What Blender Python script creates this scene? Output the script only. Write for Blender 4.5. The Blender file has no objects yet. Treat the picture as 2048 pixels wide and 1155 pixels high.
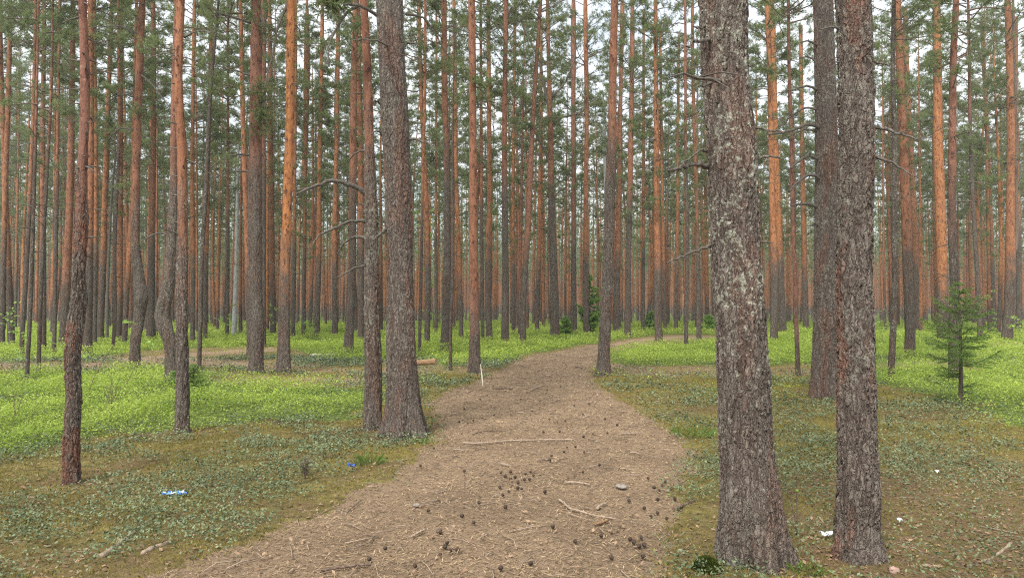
import bpy, math, random
import numpy as np
from mathutils import Vector

# ------------------------------------------------------------------ camera, sky, sun, exposure
SC = bpy.context.scene
COL = SC.collection
EYE, F, CX, CY, PITCH = 1.6, 1480.0, 1024.0, 577.5, math.radians(1.45)
cam = bpy.data.cameras.new("camera")
cam.sensor_width, cam.lens = 36.0, 36.0 * F / 2048.0
cam.clip_start, cam.clip_end = 0.05, 3000
cam_o = bpy.data.objects.new("camera", cam); COL.objects.link(cam_o)
cam_o.location = (0, 0, EYE)
cam_o.rotation_euler = (math.pi / 2 + PITCH, 0, 0)
SC.camera = cam_o

SUN_EL, SUN_AZ = math.radians(50), math.radians(205)      # azimuth from +Y (the way the camera looks), clockwise
sun = bpy.data.lights.new("sun", 'SUN')
sun.energy, sun.angle, sun.color = 1.5, math.radians(18), (1.0, 0.965, 0.91)
sun_o = bpy.data.objects.new("sun", sun); COL.objects.link(sun_o)
sd = Vector((math.sin(SUN_AZ) * math.cos(SUN_EL), math.cos(SUN_AZ) * math.cos(SUN_EL), math.sin(SUN_EL)))
sun_o.rotation_euler = sd.to_track_quat('Z', 'Y').to_euler()

W = bpy.data.worlds.new("World"); SC.world = W; W.use_nodes = True
wn, wl = W.node_tree.nodes, W.node_tree.links
wn.clear()
w_out = wn.new('ShaderNodeOutputWorld'); w_bg = wn.new('ShaderNodeBackground')
w_sky = wn.new('ShaderNodeTexSky'); w_sky.sky_type = 'NISHITA'; w_sky.sun_disc = False
w_sky.sun_elevation, w_sky.sun_rotation = SUN_EL, SUN_AZ
w_tc = wn.new('ShaderNodeTexCoord'); w_map = wn.new('ShaderNodeMapping'); w_map.inputs['Scale'].default_value = (1, 1, 2.2)
w_no = wn.new('ShaderNodeTexNoise'); w_no.inputs['Scale'].default_value = 3.2; w_no.inputs['Detail'].default_value = 6
w_rp = wn.new('ShaderNodeValToRGB'); w_rp.color_ramp.elements[0].position = 0.30; w_rp.color_ramp.elements[1].position = 0.56; w_rp.color_ramp.elements[0].color = (.62, .62, .62, 1)
w_mx = wn.new('ShaderNodeMix'); w_mx.data_type = 'RGBA'
wl.new(w_tc.outputs['Generated'], w_map.inputs['Vector']); wl.new(w_map.outputs['Vector'], w_no.inputs['Vector'])
wl.new(w_no.outputs['Fac'], w_rp.inputs['Fac']); wl.new(w_rp.outputs['Color'], w_mx.inputs['Factor'])
wl.new(w_sky.outputs['Color'], w_mx.inputs['A']); w_mx.inputs['B'].default_value = (4.9, 5.15, 5.35, 1)   # cloud
wl.new(w_mx.outputs['Result'], w_bg.inputs['Color']); w_bg.inputs['Strength'].default_value = 0.07
wl.new(w_bg.outputs['Background'], w_out.inputs['Surface'])

SC.view_settings.view_transform = 'Standard'
SC.view_settings.look = 'None'
SC.view_settings.exposure = 1.9
SC.view_settings.gamma = 1.0
SC.cycles.use_denoising = False
SC.cycles.max_bounces = 6
SC.cycles.diffuse_bounces = 4
SC.cycles.transmission_bounces = 3
SC.cycles.glossy_bounces = 2
SC.cycles.pixel_filter_type = 'BLACKMAN_HARRIS'
SC.cycles.filter_width = 1.15

rng = np.random.default_rng(11)
random.seed(5)
TAU = 2 * math.pi

# ------------------------------------------------------------------ survey helpers: photo pixel -> place in the world
CP, SP = math.cos(PITCH), math.sin(PITCH)
def ray(u, v):
    xc, zc = (u - CX) / F, -(v - CY) / F
    return np.array([xc, CP - zc * SP, SP + zc * CP])
def ground_at(u, v):
    d = ray(u, v); t = -EYE / d[2]
    return d[0] * t, d[1] * t
def at_depth(u, v, Y):
    d = ray(u, v); t = Y / d[1]
    return np.array([d[0] * t, Y, EYE + d[2] * t])
def to_pixel(x, y):                                     # flat-ground plan -> photo pixel (arrays)
    yy = np.maximum(y, 0.6)
    cz = -EYE
    fw = yy * CP + cz * SP; up = -yy * SP + cz * CP
    return CX + F * x / fw, CY - F * up / fw

# ------------------------------------------------------------------ noise (numpy value noise)
def _h(ix, iy, s):
    n = (ix * 374761393 + iy * 668265263 + s * 974634777) & 0xffffffff
    n = ((n ^ (n >> 13)) * 1274126177) & 0xffffffff
    return ((n ^ (n >> 16)) & 0xffff) / 65535.0
def vnoise(x, y, s=0):
    x = np.asarray(x, float); y = np.asarray(y, float)
    ix = np.floor(x).astype(np.int64); iy = np.floor(y).astype(np.int64)
    fx, fy = x - ix, y - iy
    fx = fx * fx * (3 - 2 * fx); fy = fy * fy * (3 - 2 * fy)
    a, b = _h(ix, iy, s), _h(ix + 1, iy, s); c, d = _h(ix, iy + 1, s), _h(ix + 1, iy + 1, s)
    return (a + (b - a) * fx) * (1 - fy) + (c + (d - c) * fx) * fy
def fnoise(x, y, s=0):
    return (vnoise(x, y, s) * .55 + vnoise(x * 2.1, y * 2.1, s + 7) * .28 + vnoise(x * 4.3, y * 4.3, s + 13) * .17)
def sstep(a, b, x):
    t = np.clip((x - a) / (b - a), 0, 1); return t * t * (3 - 2 * t)

# ------------------------------------------------------------------ zones of the forest floor
def in_poly(px, py, poly):
    r = np.zeros(px.shape, bool); n = len(poly)
    for i in range(n):
        x1, y1 = poly[i]; x2, y2 = poly[(i + 1) % n]
        if y1 == y2: continue
        c = ((y1 > py) != (y2 > py)) & (px < (x2 - x1) * (py - y1) / (y2 - y1) + x1)
        r ^= c
    return r
PATH = [(-1500, 2600), (-200, 1420), (130, 1230), (330, 1145), (480, 1082), (620, 1025), (745, 968), (820, 925), (868, 880), (872, 835), (845, 805),
        (900, 780), (960, 758), (1003, 738), (1060, 712), (1120, 700), (1180, 692), (1250, 682), (1310, 674), (1360, 671), (1445, 672),
        (1445, 679), (1370, 681), (1300, 688), (1235, 698), (1200, 715), (1188, 742), (1192, 765), (1238, 800), (1300, 832), (1352, 866),
        (1388, 905), (1372, 955), (1342, 1010), (1325, 1075), (1325, 1160), (1400, 1420), (1700, 2600)]
TRACKS = [  # bare strips of the older tracks, (polyline, half width in px)
    ([(-300, 742), (0, 733), (120, 735), (220, 731), (320, 722), (430, 722), (520, 735), (640, 738), (740, 745), (860, 738), (950, 742), (1010, 748)], 9),
    ([(220, 722), (300, 716), (400, 708), (480, 703), (560, 697)], 4),
    ([(425, 752), (560, 762), (740, 765)], 11),
    ([(1215, 738), (1330, 742), (1440, 746), (1560, 744), (1650, 741)], 12),
    ([(1745, 735), (1860, 727), (1960, 735)], 7), ([(1980, 687), (2060, 690), (2300, 700)], 5)]
BERRY_NEAR_L = [(-2500, 1250), (-400, 980), (0, 905), (90, 890), (200, 872), (310, 862), (430, 856), (560, 838), (690, 822), (740, 800), (742, 768), (560, 770), (420, 757), (250, 742), (0, 745), (-300, 752), (-2500, 760)]
BERRY_MID = [(-2500, 722), (-300, 728), (0, 724), (200, 716), (280, 703), (430, 694), (560, 690), (640, 716), (740, 722), (850, 715), (900, 735), (945, 726), (1000, 730), (1060, 706), (1180, 688), (1320, 668), (1445, 668), (1445, 655), (3500, 655), (3500, 622), (-2500, 622)]
BERRY_R = [(1222, 730), (1215, 712), (1260, 697), (1330, 690), (1400, 683), (1445, 683), (1445, 730), (1380, 734), (1300, 731)]
BERRY_R2 = [(1445, 652), (3500, 652), (3500, 1150), (2300, 930), (2048, 838), (1960, 812), (1880, 800), (1800, 782), (1745, 770), (1660, 752), (1620, 728), (1545, 732), (1445, 730)]
NEAR_FEET = [(1503, 1118), (1718, 1113), (1651, 795), (808, 872), (746, 860), (143, 965), (364, 866), (512, 745), (567, 746), (1207, 750), (949, 745)]
def zones(x, y):
    """path, bare track, bilberry, brown leaf litter weights at plan points (arrays)"""
    x = np.asarray(x, float); y = np.asarray(y, float)
    jx = (fnoise(x * 2.3, y * 2.3, 3) - .5) * .34 + (fnoise(x * 7, y * 7, 9) - .5) * .16
    jy = (fnoise(x * 2.1, y * 2.1, 4) - .5) * .7 + (fnoise(x * 7, y * 7, 8) - .5) * .2
    u, v = to_pixel(x + jx, y + jy)
    front = y > 0.7
    path = np.where(front, in_poly(u, v, PATH), np.abs(x + .3 + .2 * jx) < 1.1).astype(float)
    bare = np.zeros_like(x)
    for pl, hw in TRACKS:
        xs = [p[0] for p in pl]; ys = [p[1] for p in pl]
        vv = np.interp(u, xs, ys)
        inside = (u > xs[0]) & (u < xs[-1]) & front
        bare = np.maximum(bare, np.where(inside, 1 - sstep(hw * .5, hw * 1.2, np.abs(v - vv)), 0))
    kx = (fnoise(x * .8, y * .8, 13) - .5) * 2.2; ky = (fnoise(x * .7, y * .7, 14) - .5) * 3.2
    sc_ = np.clip(y / 14, .5, 1)
    u2, v2 = to_pixel(x + jx + kx * sc_, y + jy + ky * sc_)
    u2, v2 = np.where(y > 28, u, u2), np.where(y > 28, v, v2)
    berry = (in_poly(u2, v2, BERRY_NEAR_L) | in_poly(u, v, BERRY_MID) | in_poly(u, v, BERRY_R) | in_poly(u2, v2, BERRY_R2)) & front
    berry = berry.astype(float)
    berry = np.where(v < 668, 1.0 * front, berry)
    berry *= (1 - path) * (1 - bare)
    # leaf litter: edge of the path, low right corner
    lit = sstep(1420, 1750, u) * sstep(860, 1010, v) * .95
    lit = np.maximum(lit, sstep(1050, 1150, v) * .6)
    for bu, bv in NEAR_FEET:
        bx, by = ground_at(bu, bv); lit = np.maximum(lit, .95 * np.exp(-((x - bx) ** 2 + (y - by) ** 2) / .55 ** 2) * (.4 + .6 * fnoise(x * 3, y * 3, 17)) * 1.5)
    lit = np.where(front, np.minimum(lit, 1), .4) * (1 - path)
    return path, bare, berry, lit
def terrain(x, y):
    x = np.asarray(x, float); y = np.asarray(y, float)
    far = sstep(60, 200, y)
    z = (fnoise(x / 3.1, y / 3.1, 21) - .5) * .10 + (fnoise(x / .9, y / .9, 22) - .5) * .055
    u, v = to_pixel(x, y)
    xs = (ground_at(1400, 700)[0], ground_at(1400, 700)[1])
    z = z + (fnoise(x / .33, y / .33, 23) - .5) * .028 * sstep(1.2, 1.9, np.abs(x + .2)) + .13 * np.exp(-(((x - 7.8) / 2.6) ** 2 + ((y - 25.) / 4.0) ** 2))      # low bank right of the path
    return z * (1 - far)
def tz(x, y): return float(terrain(np.array([x]), np.array([y]))[0])

# ------------------------------------------------------------------ mesh helpers
class MB:
    """collects triangles/quads with material slots and an optional per-vertex tint"""
    def __init__(self): self.v, self.q, self.t, self.qm, self.tm, self.tint, self.n = [], [], [], [], [], [], 0
    def add(self, v, quads=None, tris=None, m=0, tint=None):
        v = np.asarray(v, np.float32).reshape(-1, 3)
        if quads is not None and len(quads):
            q = np.asarray(quads, np.int64) + self.n; self.q.append(q); self.qm.append(np.full(len(q), m, np.int32))
        if tris is not None and len(tris):
            t = np.asarray(tris, np.int64) + self.n; self.t.append(t); self.tm.append(np.full(len(t), m, np.int32))
        if tint is None: tint = np.full(len(v), .5, np.float32)
        self.tint.append(np.broadcast_to(np.asarray(tint, np.float32), (len(v),)))
        self.v.append(v); self.n += len(v)
    def tube(self, pts, rad, sides=6, m=0, tint=None, cap=True):
        pts = np.asarray(pts, float); n = len(pts); rad = np.broadcast_to(np.asarray(rad, float), (n,))
        tg = np.gradient(pts, axis=0); tg /= np.linalg.norm(tg, axis=1, keepdims=True) + 1e-9
        ref = np.array([0, 0, 1.0]) if abs(tg[:, 2]).mean() < .8 else np.array([1.0, 0, 0])
        a = np.cross(tg, ref); a /= np.linalg.norm(a, axis=1, keepdims=True) + 1e-9
        b = np.cross(tg, a)
        th = np.arange(sides) * TAU / sides
        ring = (a[:, None, :] * np.cos(th)[None, :, None] + b[:, None, :] * np.sin(th)[None, :, None]) * rad[:, None, None] + pts[:, None, :]
        i = np.arange(n - 1)[:, None] * sides; j = np.arange(sides)[None, :]; k = (j + 1) % sides
        q = np.stack([i + j, i + k, i + sides + k, i + sides + j], -1).reshape(-1, 4)
        v = ring.reshape(-1, 3); tr = []
        if cap:
            v = np.vstack([v, pts[:1], pts[-1:]]); c0, c1 = n * sides, n * sides + 1
            tr = [(c0, (s + 1) % sides, s) for s in range(sides)] + [(c1, (n - 1) * sides + s, (n - 1) * sides + (s + 1) % sides) for s in range(sides)]
        self.add(v, q, tr, m, tint)
    def mesh(self, name, mats, smooth=True):
        me = bpy.data.meshes.new(name)
        v = np.concatenate(self.v) if self.v else np.zeros((0, 3), np.float32)
        q = np.concatenate(self.q) if self.q else np.zeros((0, 4), np.int64)
        t = np.concatenate(self.t) if self.t else np.zeros((0, 3), np.int64)
        mi = np.concatenate(([np.concatenate(self.qm)] if self.qm else []) + ([np.concatenate(self.tm)] if self.tm else []) or [np.zeros(0, np.int32)])
        me.vertices.add(len(v)); me.vertices.foreach_set("co", v.astype(np.float32).ravel())
        loops = np.concatenate([q.ravel(), t.ravel()]).astype(np.int32)
        me.loops.add(len(loops)); me.loops.foreach_set("vertex_index", loops)
        tot = np.concatenate([np.full(len(q), 4, np.int32), np.full(len(t), 3, np.int32)])
        st = np.concatenate([[0], np.cumsum(tot)[:-1]]).astype(np.int32) if len(tot) else np.zeros(0, np.int32)
        me.polygons.add(len(tot)); me.polygons.foreach_set("loop_start", st)
        me.polygons.foreach_set("material_index", mi)
        if smooth: me.polygons.foreach_set("use_smooth", np.ones(len(tot), bool))
        at = me.attributes.new("tint", 'FLOAT', 'POINT'); at.data.foreach_set("value", np.concatenate(self.tint) if self.tint else np.zeros(0, np.float32))
        for m in mats: me.materials.append(m)
        me.update(calc_edges=True); me.validate()
        return me
    def build(self, name, mats, parent=None, smooth=True):
        if not isinstance(mats, (list, tuple)): mats = [mats]
        o = bpy.data.objects.new(name, self.mesh(name, mats, smooth)); COL.objects.link(o)
        if parent is not None: o.parent = parent
        return o
def thing(name, label, cat, loc, rotz=0.0, group=None):
    o = bpy.data.objects.new(name, None); COL.objects.link(o)
    o.empty_display_size = .2; o.location = loc; o.rotation_euler = (0, 0, rotz)
    o["label"] = label; o["category"] = cat
    if group: o["group"] = group
    return o
def tag(o, label, cat, group=None):
    o["label"] = label; o["category"] = cat
    if group: o["group"] = group
    return o
def spline(P, n):
    """smooth resampling of a polyline (array k x d) to n points"""
    P = np.asarray(P, float); k = len(P)
    s = np.concatenate([[0], np.cumsum(np.linalg.norm(np.diff(P[:, :3], axis=0), axis=1))]); t = np.linspace(0, s[-1], n)
    M = np.gradient(P, s, axis=0) if k > 2 else np.repeat((P[1:] - P[:1]) / max(s[-1], 1e-6), 2, 0)
    i = np.clip(np.searchsorted(s, t, 'right') - 1, 0, k - 2); h = (s[i + 1] - s[i])[:, None]; x = ((t - s[i])[:, None]) / h
    return (2 * x**3 - 3 * x**2 + 1) * P[i] + (x**3 - 2 * x**2 + x) * h * M[i] + (-2 * x**3 + 3 * x**2) * P[i + 1] + (x**3 - x**2) * h * M[i + 1]

# ------------------------------------------------------------------ materials
class NT:
    def __init__(self, name):
        self.m = bpy.data.materials.new(name); self.m.use_nodes = True
        self.t = self.m.node_tree; self.t.nodes.clear()
        self.out = self.t.nodes.new('ShaderNodeOutputMaterial')
    def n(self, typ, **kw):
        nd = self.t.nodes.new('ShaderNode' + typ)
        for k, v in kw.items():
            if k[0] == '_': setattr(nd, k[1:], v)
        return nd
    def set(self, sock, val):
        if hasattr(val, 'is_output') or isinstance(val, bpy.types.NodeSocket): self.t.links.new(val, sock)
        elif isinstance(val, (tuple, list)) and len(val) == 3 and sock.type == 'RGBA': sock.default_value = (*val, 1)
        else: sock.default_value = val
    def math(self, op, a, b=0.0, c=None, clamp=False):
        nd = self.n('Math', _operation=op, _use_clamp=clamp); self.set(nd.inputs[0], a); self.set(nd.inputs[1], b)
        if c is not None: self.set(nd.inputs[2], c)
        return nd.outputs[0]
    def mix(self, f, a, b, blend='MIX'):
        nd = self.n('Mix', _data_type='RGBA', _blend_type=blend)
        self.set(nd.inputs['Factor'], f); self.set(nd.inputs['A'], a); self.set(nd.inputs['B'], b)
        return nd.outputs['Result']
    def ramp(self, f, a, b):                                # smooth 0..1 between a and b
        nd = self.n('MapRange', _interpolation_type='SMOOTHSTEP'); self.set(nd.inputs['Value'], f)
        self.set(nd.inputs['From Min'], a); self.set(nd.inputs['From Max'], b); return nd.outputs['Result']
    def noise(self, vec, scale, detail=4, rough=.55):
        nd = self.n('TexNoise'); self.set(nd.inputs['Vector'], vec); nd.inputs['Scale'].default_value = scale
        nd.inputs['Detail'].default_value = detail; nd.inputs['Roughness'].default_value = rough; return nd.outputs['Fac']
    def vor(self, vec, scale, feature='F1', out='Distance', rnd=1.0):
        nd = self.n('TexVoronoi', _feature=feature); self.set(nd.inputs['Vector'], vec); nd.inputs['Scale'].default_value = scale
        nd.inputs['Randomness'].default_value = rnd; return nd.outputs[out]
    def vmul(self, v, s):
        nd = self.n('VectorMath', _operation='MULTIPLY'); self.set(nd.inputs[0], v); self.set(nd.inputs[1], s); return nd.outputs[0]
    def vadd(self, a, b):
        nd = self.n('VectorMath', _operation='ADD'); self.set(nd.inputs[0], a); self.set(nd.inputs[1], b); return nd.outputs[0]
    def attr(self, name, typ='GEOMETRY', out='Fac'):
        return self.n('Attribute', _attribute_name=name, _attribute_type=typ).outputs[out]
    def bsdf(self, col, rough=.85, spec=.3, normal=None):
        nd = self.n('BsdfPrincipled'); self.set(nd.inputs['Base Color'], col); self.set(nd.inputs['Roughness'], rough)
        self.set(nd.inputs['Specular IOR Level'], spec)
        if normal is not None: self.set(nd.inputs['Normal'], normal)
        self.t.links.new(nd.outputs[0], self.out.inputs['Surface']); return nd
    def leaf(self, col, rough=.6, trans=.35, spec=.25, tcol=None):
        nd = self.n('BsdfPrincipled'); self.set(nd.inputs['Base Color'], col); nd.inputs['Roughness'].default_value = rough
        nd.inputs['Specular IOR Level'].default_value = spec
        tr = self.n('BsdfTranslucent'); self.set(tr.inputs['Color'], tcol if tcol is not None else col)
        mx = self.n('MixShader'); mx.inputs[0].default_value = trans
        self.t.links.new(nd.outputs[0], mx.inputs[1]); self.t.links.new(tr.outputs[0], mx.inputs[2])
        self.t.links.new(mx.outputs[0], self.out.inputs['Surface'])
    def bump(self, h, strength, dist):
        nd = self.n('Bump'); nd.inputs['Strength'].default_value = strength; nd.inputs['Distance'].default_value = dist
        self.set(nd.inputs['Height'], h); return nd.outputs[0]

def bark_material(name, displaced):
    N = NT(name)
    oi = N.n('ObjectInfo'); tc = N.n('TexCoord').outputs['Object']
    sep = N.n('SeparateColor'); N.set(sep.inputs[0], oi.outputs['Color'])
    zt, tone, lich = sep.outputs[0], sep.outputs[1], sep.outputs[2]
    off = N.n('CombineXYZ'); N.set(off.inputs[0], N.math('MULTIPLY', oi.outputs['Random'], 37.0)); N.set(off.inputs[1], N.math('MULTIPLY', oi.outputs['Random'], 91.0))
    p = N.vadd(tc, off.outputs[0])
    z = N.n('SeparateXYZ'); N.set(z.inputs[0], tc); z = z.outputs[2]
    wob = N.n('TexNoise'); N.set(wob.inputs['Vector'], p); wob.inputs['Scale'].default_value = 13; wob.inputs['Detail'].default_value = 5
    pw = N.vadd(p, N.vmul(wob.outputs['Color'], (.06, .06, .20)))
    pl = N.vmul(pw, (1, 1, .24))
    edge = N.vor(pl, 36, 'DISTANCE_TO_EDGE'); cell = N.vor(pl, 36, 'F1', 'Color')
    cs = N.n('SeparateColor'); N.set(cs.inputs[0], cell)
    pl2 = N.vmul(pw, (1, 1, .55)); edge2 = N.vor(pl2, 62, 'DISTANCE_TO_EDGE'); cell2 = N.vor(pl2, 62, 'F1', 'Color')
    cs2 = N.n('SeparateColor'); N.set(cs2.inputs[0], cell2)
    fine = N.noise(N.vmul(p, (1, 1, .5)), 70, 5, .65); big = N.noise(N.vmul(p, (1, 1, .35)), 2.2, 4)
    plate = N.ramp(edge, .0, .13); plate2 = N.ramp(edge2, 0, .12)
    fur = N.math('ABSOLUTE', N.math('SUBTRACT', N.noise(N.vmul(pw, (1, 1, .13)), 11, 3, .5), .5))
    fur2 = N.math('ABSOLUTE', N.math('SUBTRACT', N.noise(N.vmul(pw, (1, 1, .2)), 26, 3, .55), .5))
    furrow = N.math('MULTIPLY', N.math('MULTIPLY_ADD', N.ramp(fur, .0, .05), .85, .15), N.math('MULTIPLY_ADD', N.ramp(fur2, 0, .06), .45, .55))
    plate = N.math('MULTIPLY', N.math('MULTIPLY_ADD', plate, .65, .35), furrow)
    # grey-brown plate bark
    g = N.mix(cs.outputs[0], (.098, .077, .062), (.185, .150, .125))
    g = N.mix(N.math('MULTIPLY', cs2.outputs[1], .6), g, (.27, .235, .20))
    g = N.mix(N.math('MULTIPLY', N.ramp(fine, .48, .72), .75), g, (.095, .068, .056))
    streak = N.noise(N.vmul(pw, (1, 1, .22)), 5.5, 4, .6)
    redm = N.math('MULTIPLY', N.ramp(N.math('MULTIPLY_ADD', big, .6, streak), .79, .90), oi.outputs['Alpha'])
    g = N.mix(redm, g, N.mix(cs2.outputs[0], (.165, .072, .046), (.26, .13, .09)))      # red-brown where outer flakes have dropped
    fis = N.math('MULTIPLY_ADD', plate, .8, N.math('MULTIPLY', plate2, .2))
    g = N.mix(fis, (.050, .034, .027), g)
    lf = N.noise(p, 26, 5, .7); lf2 = N.noise(p, 3.1, 3)
    lm = N.math('MULTIPLY', N.ramp(N.math('MULTIPLY_ADD', lf2, .34, lf), .70, .82), N.math('MULTIPLY', N.math('MULTIPLY_ADD', N.ramp(z, .3, 1.5), .8, .2), lich, clamp=True))
    g = N.mix(lm, g, (.41, .42, .33))
    # orange flaky upper bark
    fl = N.vor(N.vmul(pw, (1, 1, .45)), 13, 'F1', 'Color'); fs = N.n('SeparateColor'); N.set(fs.inputs[0], fl)
    o1 = N.mix(tone, (.120, .054, .040), (.235, .088, .034)); o2 = N.mix(tone, (.235, .118, .085), (.50, .205, .075))
    oc = N.mix(N.math('MULTIPLY_ADD', fs.outputs[0], .6, N.math('MULTIPLY', N.ramp(fine, .35, .65), .4)), o1, o2)
    oc = N.mix(N.ramp(N.noise(N.vmul(p, (1, 1, .4)), 15, 5, .75), .52, .62), oc, (.075, .036, .026))
    oc = N.mix(N.math('MULTIPLY', N.ramp(N.noise(N.vmul(p, (1, 1, .6)), 19, 4, .75), .60, .70), .6), oc, (.50, .33, .24))
    # where the plates give way to orange
    hz = N.math('SUBTRACT', z, N.math('MULTIPLY', zt, 20.0))
    nz = N.math('MULTIPLY_ADD', N.noise(N.vmul(p, (1, 1, .5)), 3.5, 5, .6), 3.4, -1.7)
    nb = N.math('MULTIPLY_ADD', N.noise(N.vmul(p, (1, 1, .0)), .13, 1), 5.0, -2.5)
    fo = N.ramp(N.math('ADD', hz, N.math('MULTIPLY_ADD', nb, .5, nz)), -1.0, 1.2)
    col = N.mix(fo, g, oc)
    rough_h = N.math('MULTIPLY_ADD', fs.outputs[1], .5, N.math('MULTIPLY', fine, .6))
    hp = N.math('MULTIPLY_ADD', plate, .62, N.math('MULTIPLY_ADD', plate2, .14, N.math('MULTIPLY_ADD', cs.outputs[1], .26, N.math('MULTIPLY', fine, .16))))
    hh = N.n('Mix', _data_type='FLOAT'); N.set(hh.inputs['Factor'], fo); N.set(hh.inputs['A'], hp); N.set(hh.inputs['B'], N.math('MULTIPLY', rough_h, .45))
    if displaced:
        N.bsdf(col, .9, .15)
        d = N.n('Displacement'); d.inputs['Midlevel'].default_value = .75; d.inputs['Scale'].default_value = .026
        N.set(d.inputs['Height'], hh.outputs['Result']); N.t.links.new(d.outputs[0], N.out.inputs['Displacement'])
        N.m.displacement_method = 'BOTH'
    else:
        N.bsdf(col, .9, .15, N.bump(hh.outputs['Result'], 1.0, .03))
    return N.m
M_BARK_NEAR = bark_material("pine_bark_deep", True)
M_BARK = bark_material("pine_bark", False)

def simple(name, c1, c2, scale=20, rough=.85, spec=.2, bump=.0, vec=(1, 1, 1), tint=False):
    N = NT(name); tc = N.n('TexCoord').outputs['Object']
    f = N.noise(N.vmul(tc, vec), scale, 5, .65); col = N.mix(N.ramp(f, .3, .7), c1, c2)
    if tint: col = N.mix(N.attr('tint'), N.mix(.55, col, c1), N.mix(.55, col, c2))
    N.bsdf(col, rough, spec, N.bump(f, 1, bump) if bump else None); return N.m
M_DEADWOOD = simple("dead_branch_bark", (.055, .045, .037), (.17, .15, .125), 45, .9, .1, .004, (1, 1, 1))
M_TWIG = simple("twig_bark", (.075, .055, .042), (.20, .15, .115), 30, .9, .1)
M_SNAG = simple("bare_grey_wood", (.27, .26, .25), (.52, .51, .49), 30, .85, .15, .004, (1, 1, .12))
M_STICK = simple("pale_stick_wood", (.20, .145, .10), (.40, .31, .23), 45, .85, .15, .004, (1, 1, 1))
M_STICK_DK = simple("brown_stick_bark", (.075, .052, .04), (.21, .15, .11), 50, .9, .12, .004)
M_STICK_WHITE = simple("bleached_stick", (.36, .32, .25), (.60, .55, .45), 30, .8, .15, .002)
M_CONE = simple("pine_cone", (.030, .022, .018), (.105, .07, .048), 90, .85, .2)
M_STONE = simple("stone", (.17, .145, .12), (.32, .285, .245), 40, .9, .2, .003)
M_SPRUCE_BARK = simple("spruce_bark", (.055, .042, .033), (.13, .10, .08), 60, .9, .1)
M_LOG = simple("split_log_wood", (.17, .095, .05), (.40, .26, .15), 16, .9, .1, .012, (.5, 6, 6))

def leaf_mat(name, dark, light, trans, rough=.55, spec=.3, nscale=1.5, tcol=None):
    N = NT(name); tc = N.n('TexCoord').outputs['Object']; oi = N.n('ObjectInfo')
    f = N.ramp(N.noise(tc, nscale, 3), .3, .7)
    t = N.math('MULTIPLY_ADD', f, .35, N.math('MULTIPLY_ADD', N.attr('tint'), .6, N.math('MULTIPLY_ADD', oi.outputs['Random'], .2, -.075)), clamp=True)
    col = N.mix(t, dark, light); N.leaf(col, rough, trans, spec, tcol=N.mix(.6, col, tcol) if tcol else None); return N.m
M_NEEDLE = leaf_mat("pine_needles", (.080, .105, .048), (.28, .32, .125), .45, .55, .3, .6, (.20, .28, .10))
M_NEEDLE_FAR = leaf_mat("far_pine_needles", (.085, .125, .055), (.25, .33, .13), .5, .55, .25, .08, (.17, .26, .08))
M_SPRUCE = leaf_mat("spruce_needles", (.075, .14, .035), (.30, .44, .09), .36, .5, .3, 3.0)
M_SPRUCE_FRESH = leaf_mat("fresh_spruce_needles", (.14, .27, .05), (.38, .56, .14), .45, .5, .25, 3.0)
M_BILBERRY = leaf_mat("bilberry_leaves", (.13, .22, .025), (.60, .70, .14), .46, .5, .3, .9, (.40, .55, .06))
M_LINGON = leaf_mat("lingonberry_leaves", (.040, .068, .030), (.26, .31, .165), .12, .5, .28, 1.4)
M_MOSS = leaf_mat("moss_blades", (.095, .090, .022), (.40, .335, .095), .3, .8, .1, 1.2)
M_GRASS = leaf_mat("grass_blades", (.07, .12, .02), (.21, .29, .07), .35, .5, .25, 6.0)
M_YOUNG = leaf_mat("young_broad_leaves", (.19, .34, .06), (.46, .62, .17), .45, .45, .3, 2.0)
M_NLITTER = leaf_mat("dry_needles", (.085, .052, .030), (.60, .44, .265), .1, .7, .2, 2.0)
M_DRYLEAF = leaf_mat("dry_leaves", (.14, .075, .038), (.46, .32, .21), .15, .7, .2, 2.5)
M_MOSSDK = leaf_mat("dark_moss", (.025, .035, .006), (.10, .12, .02), .2, .8, .1, 8.0)

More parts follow.
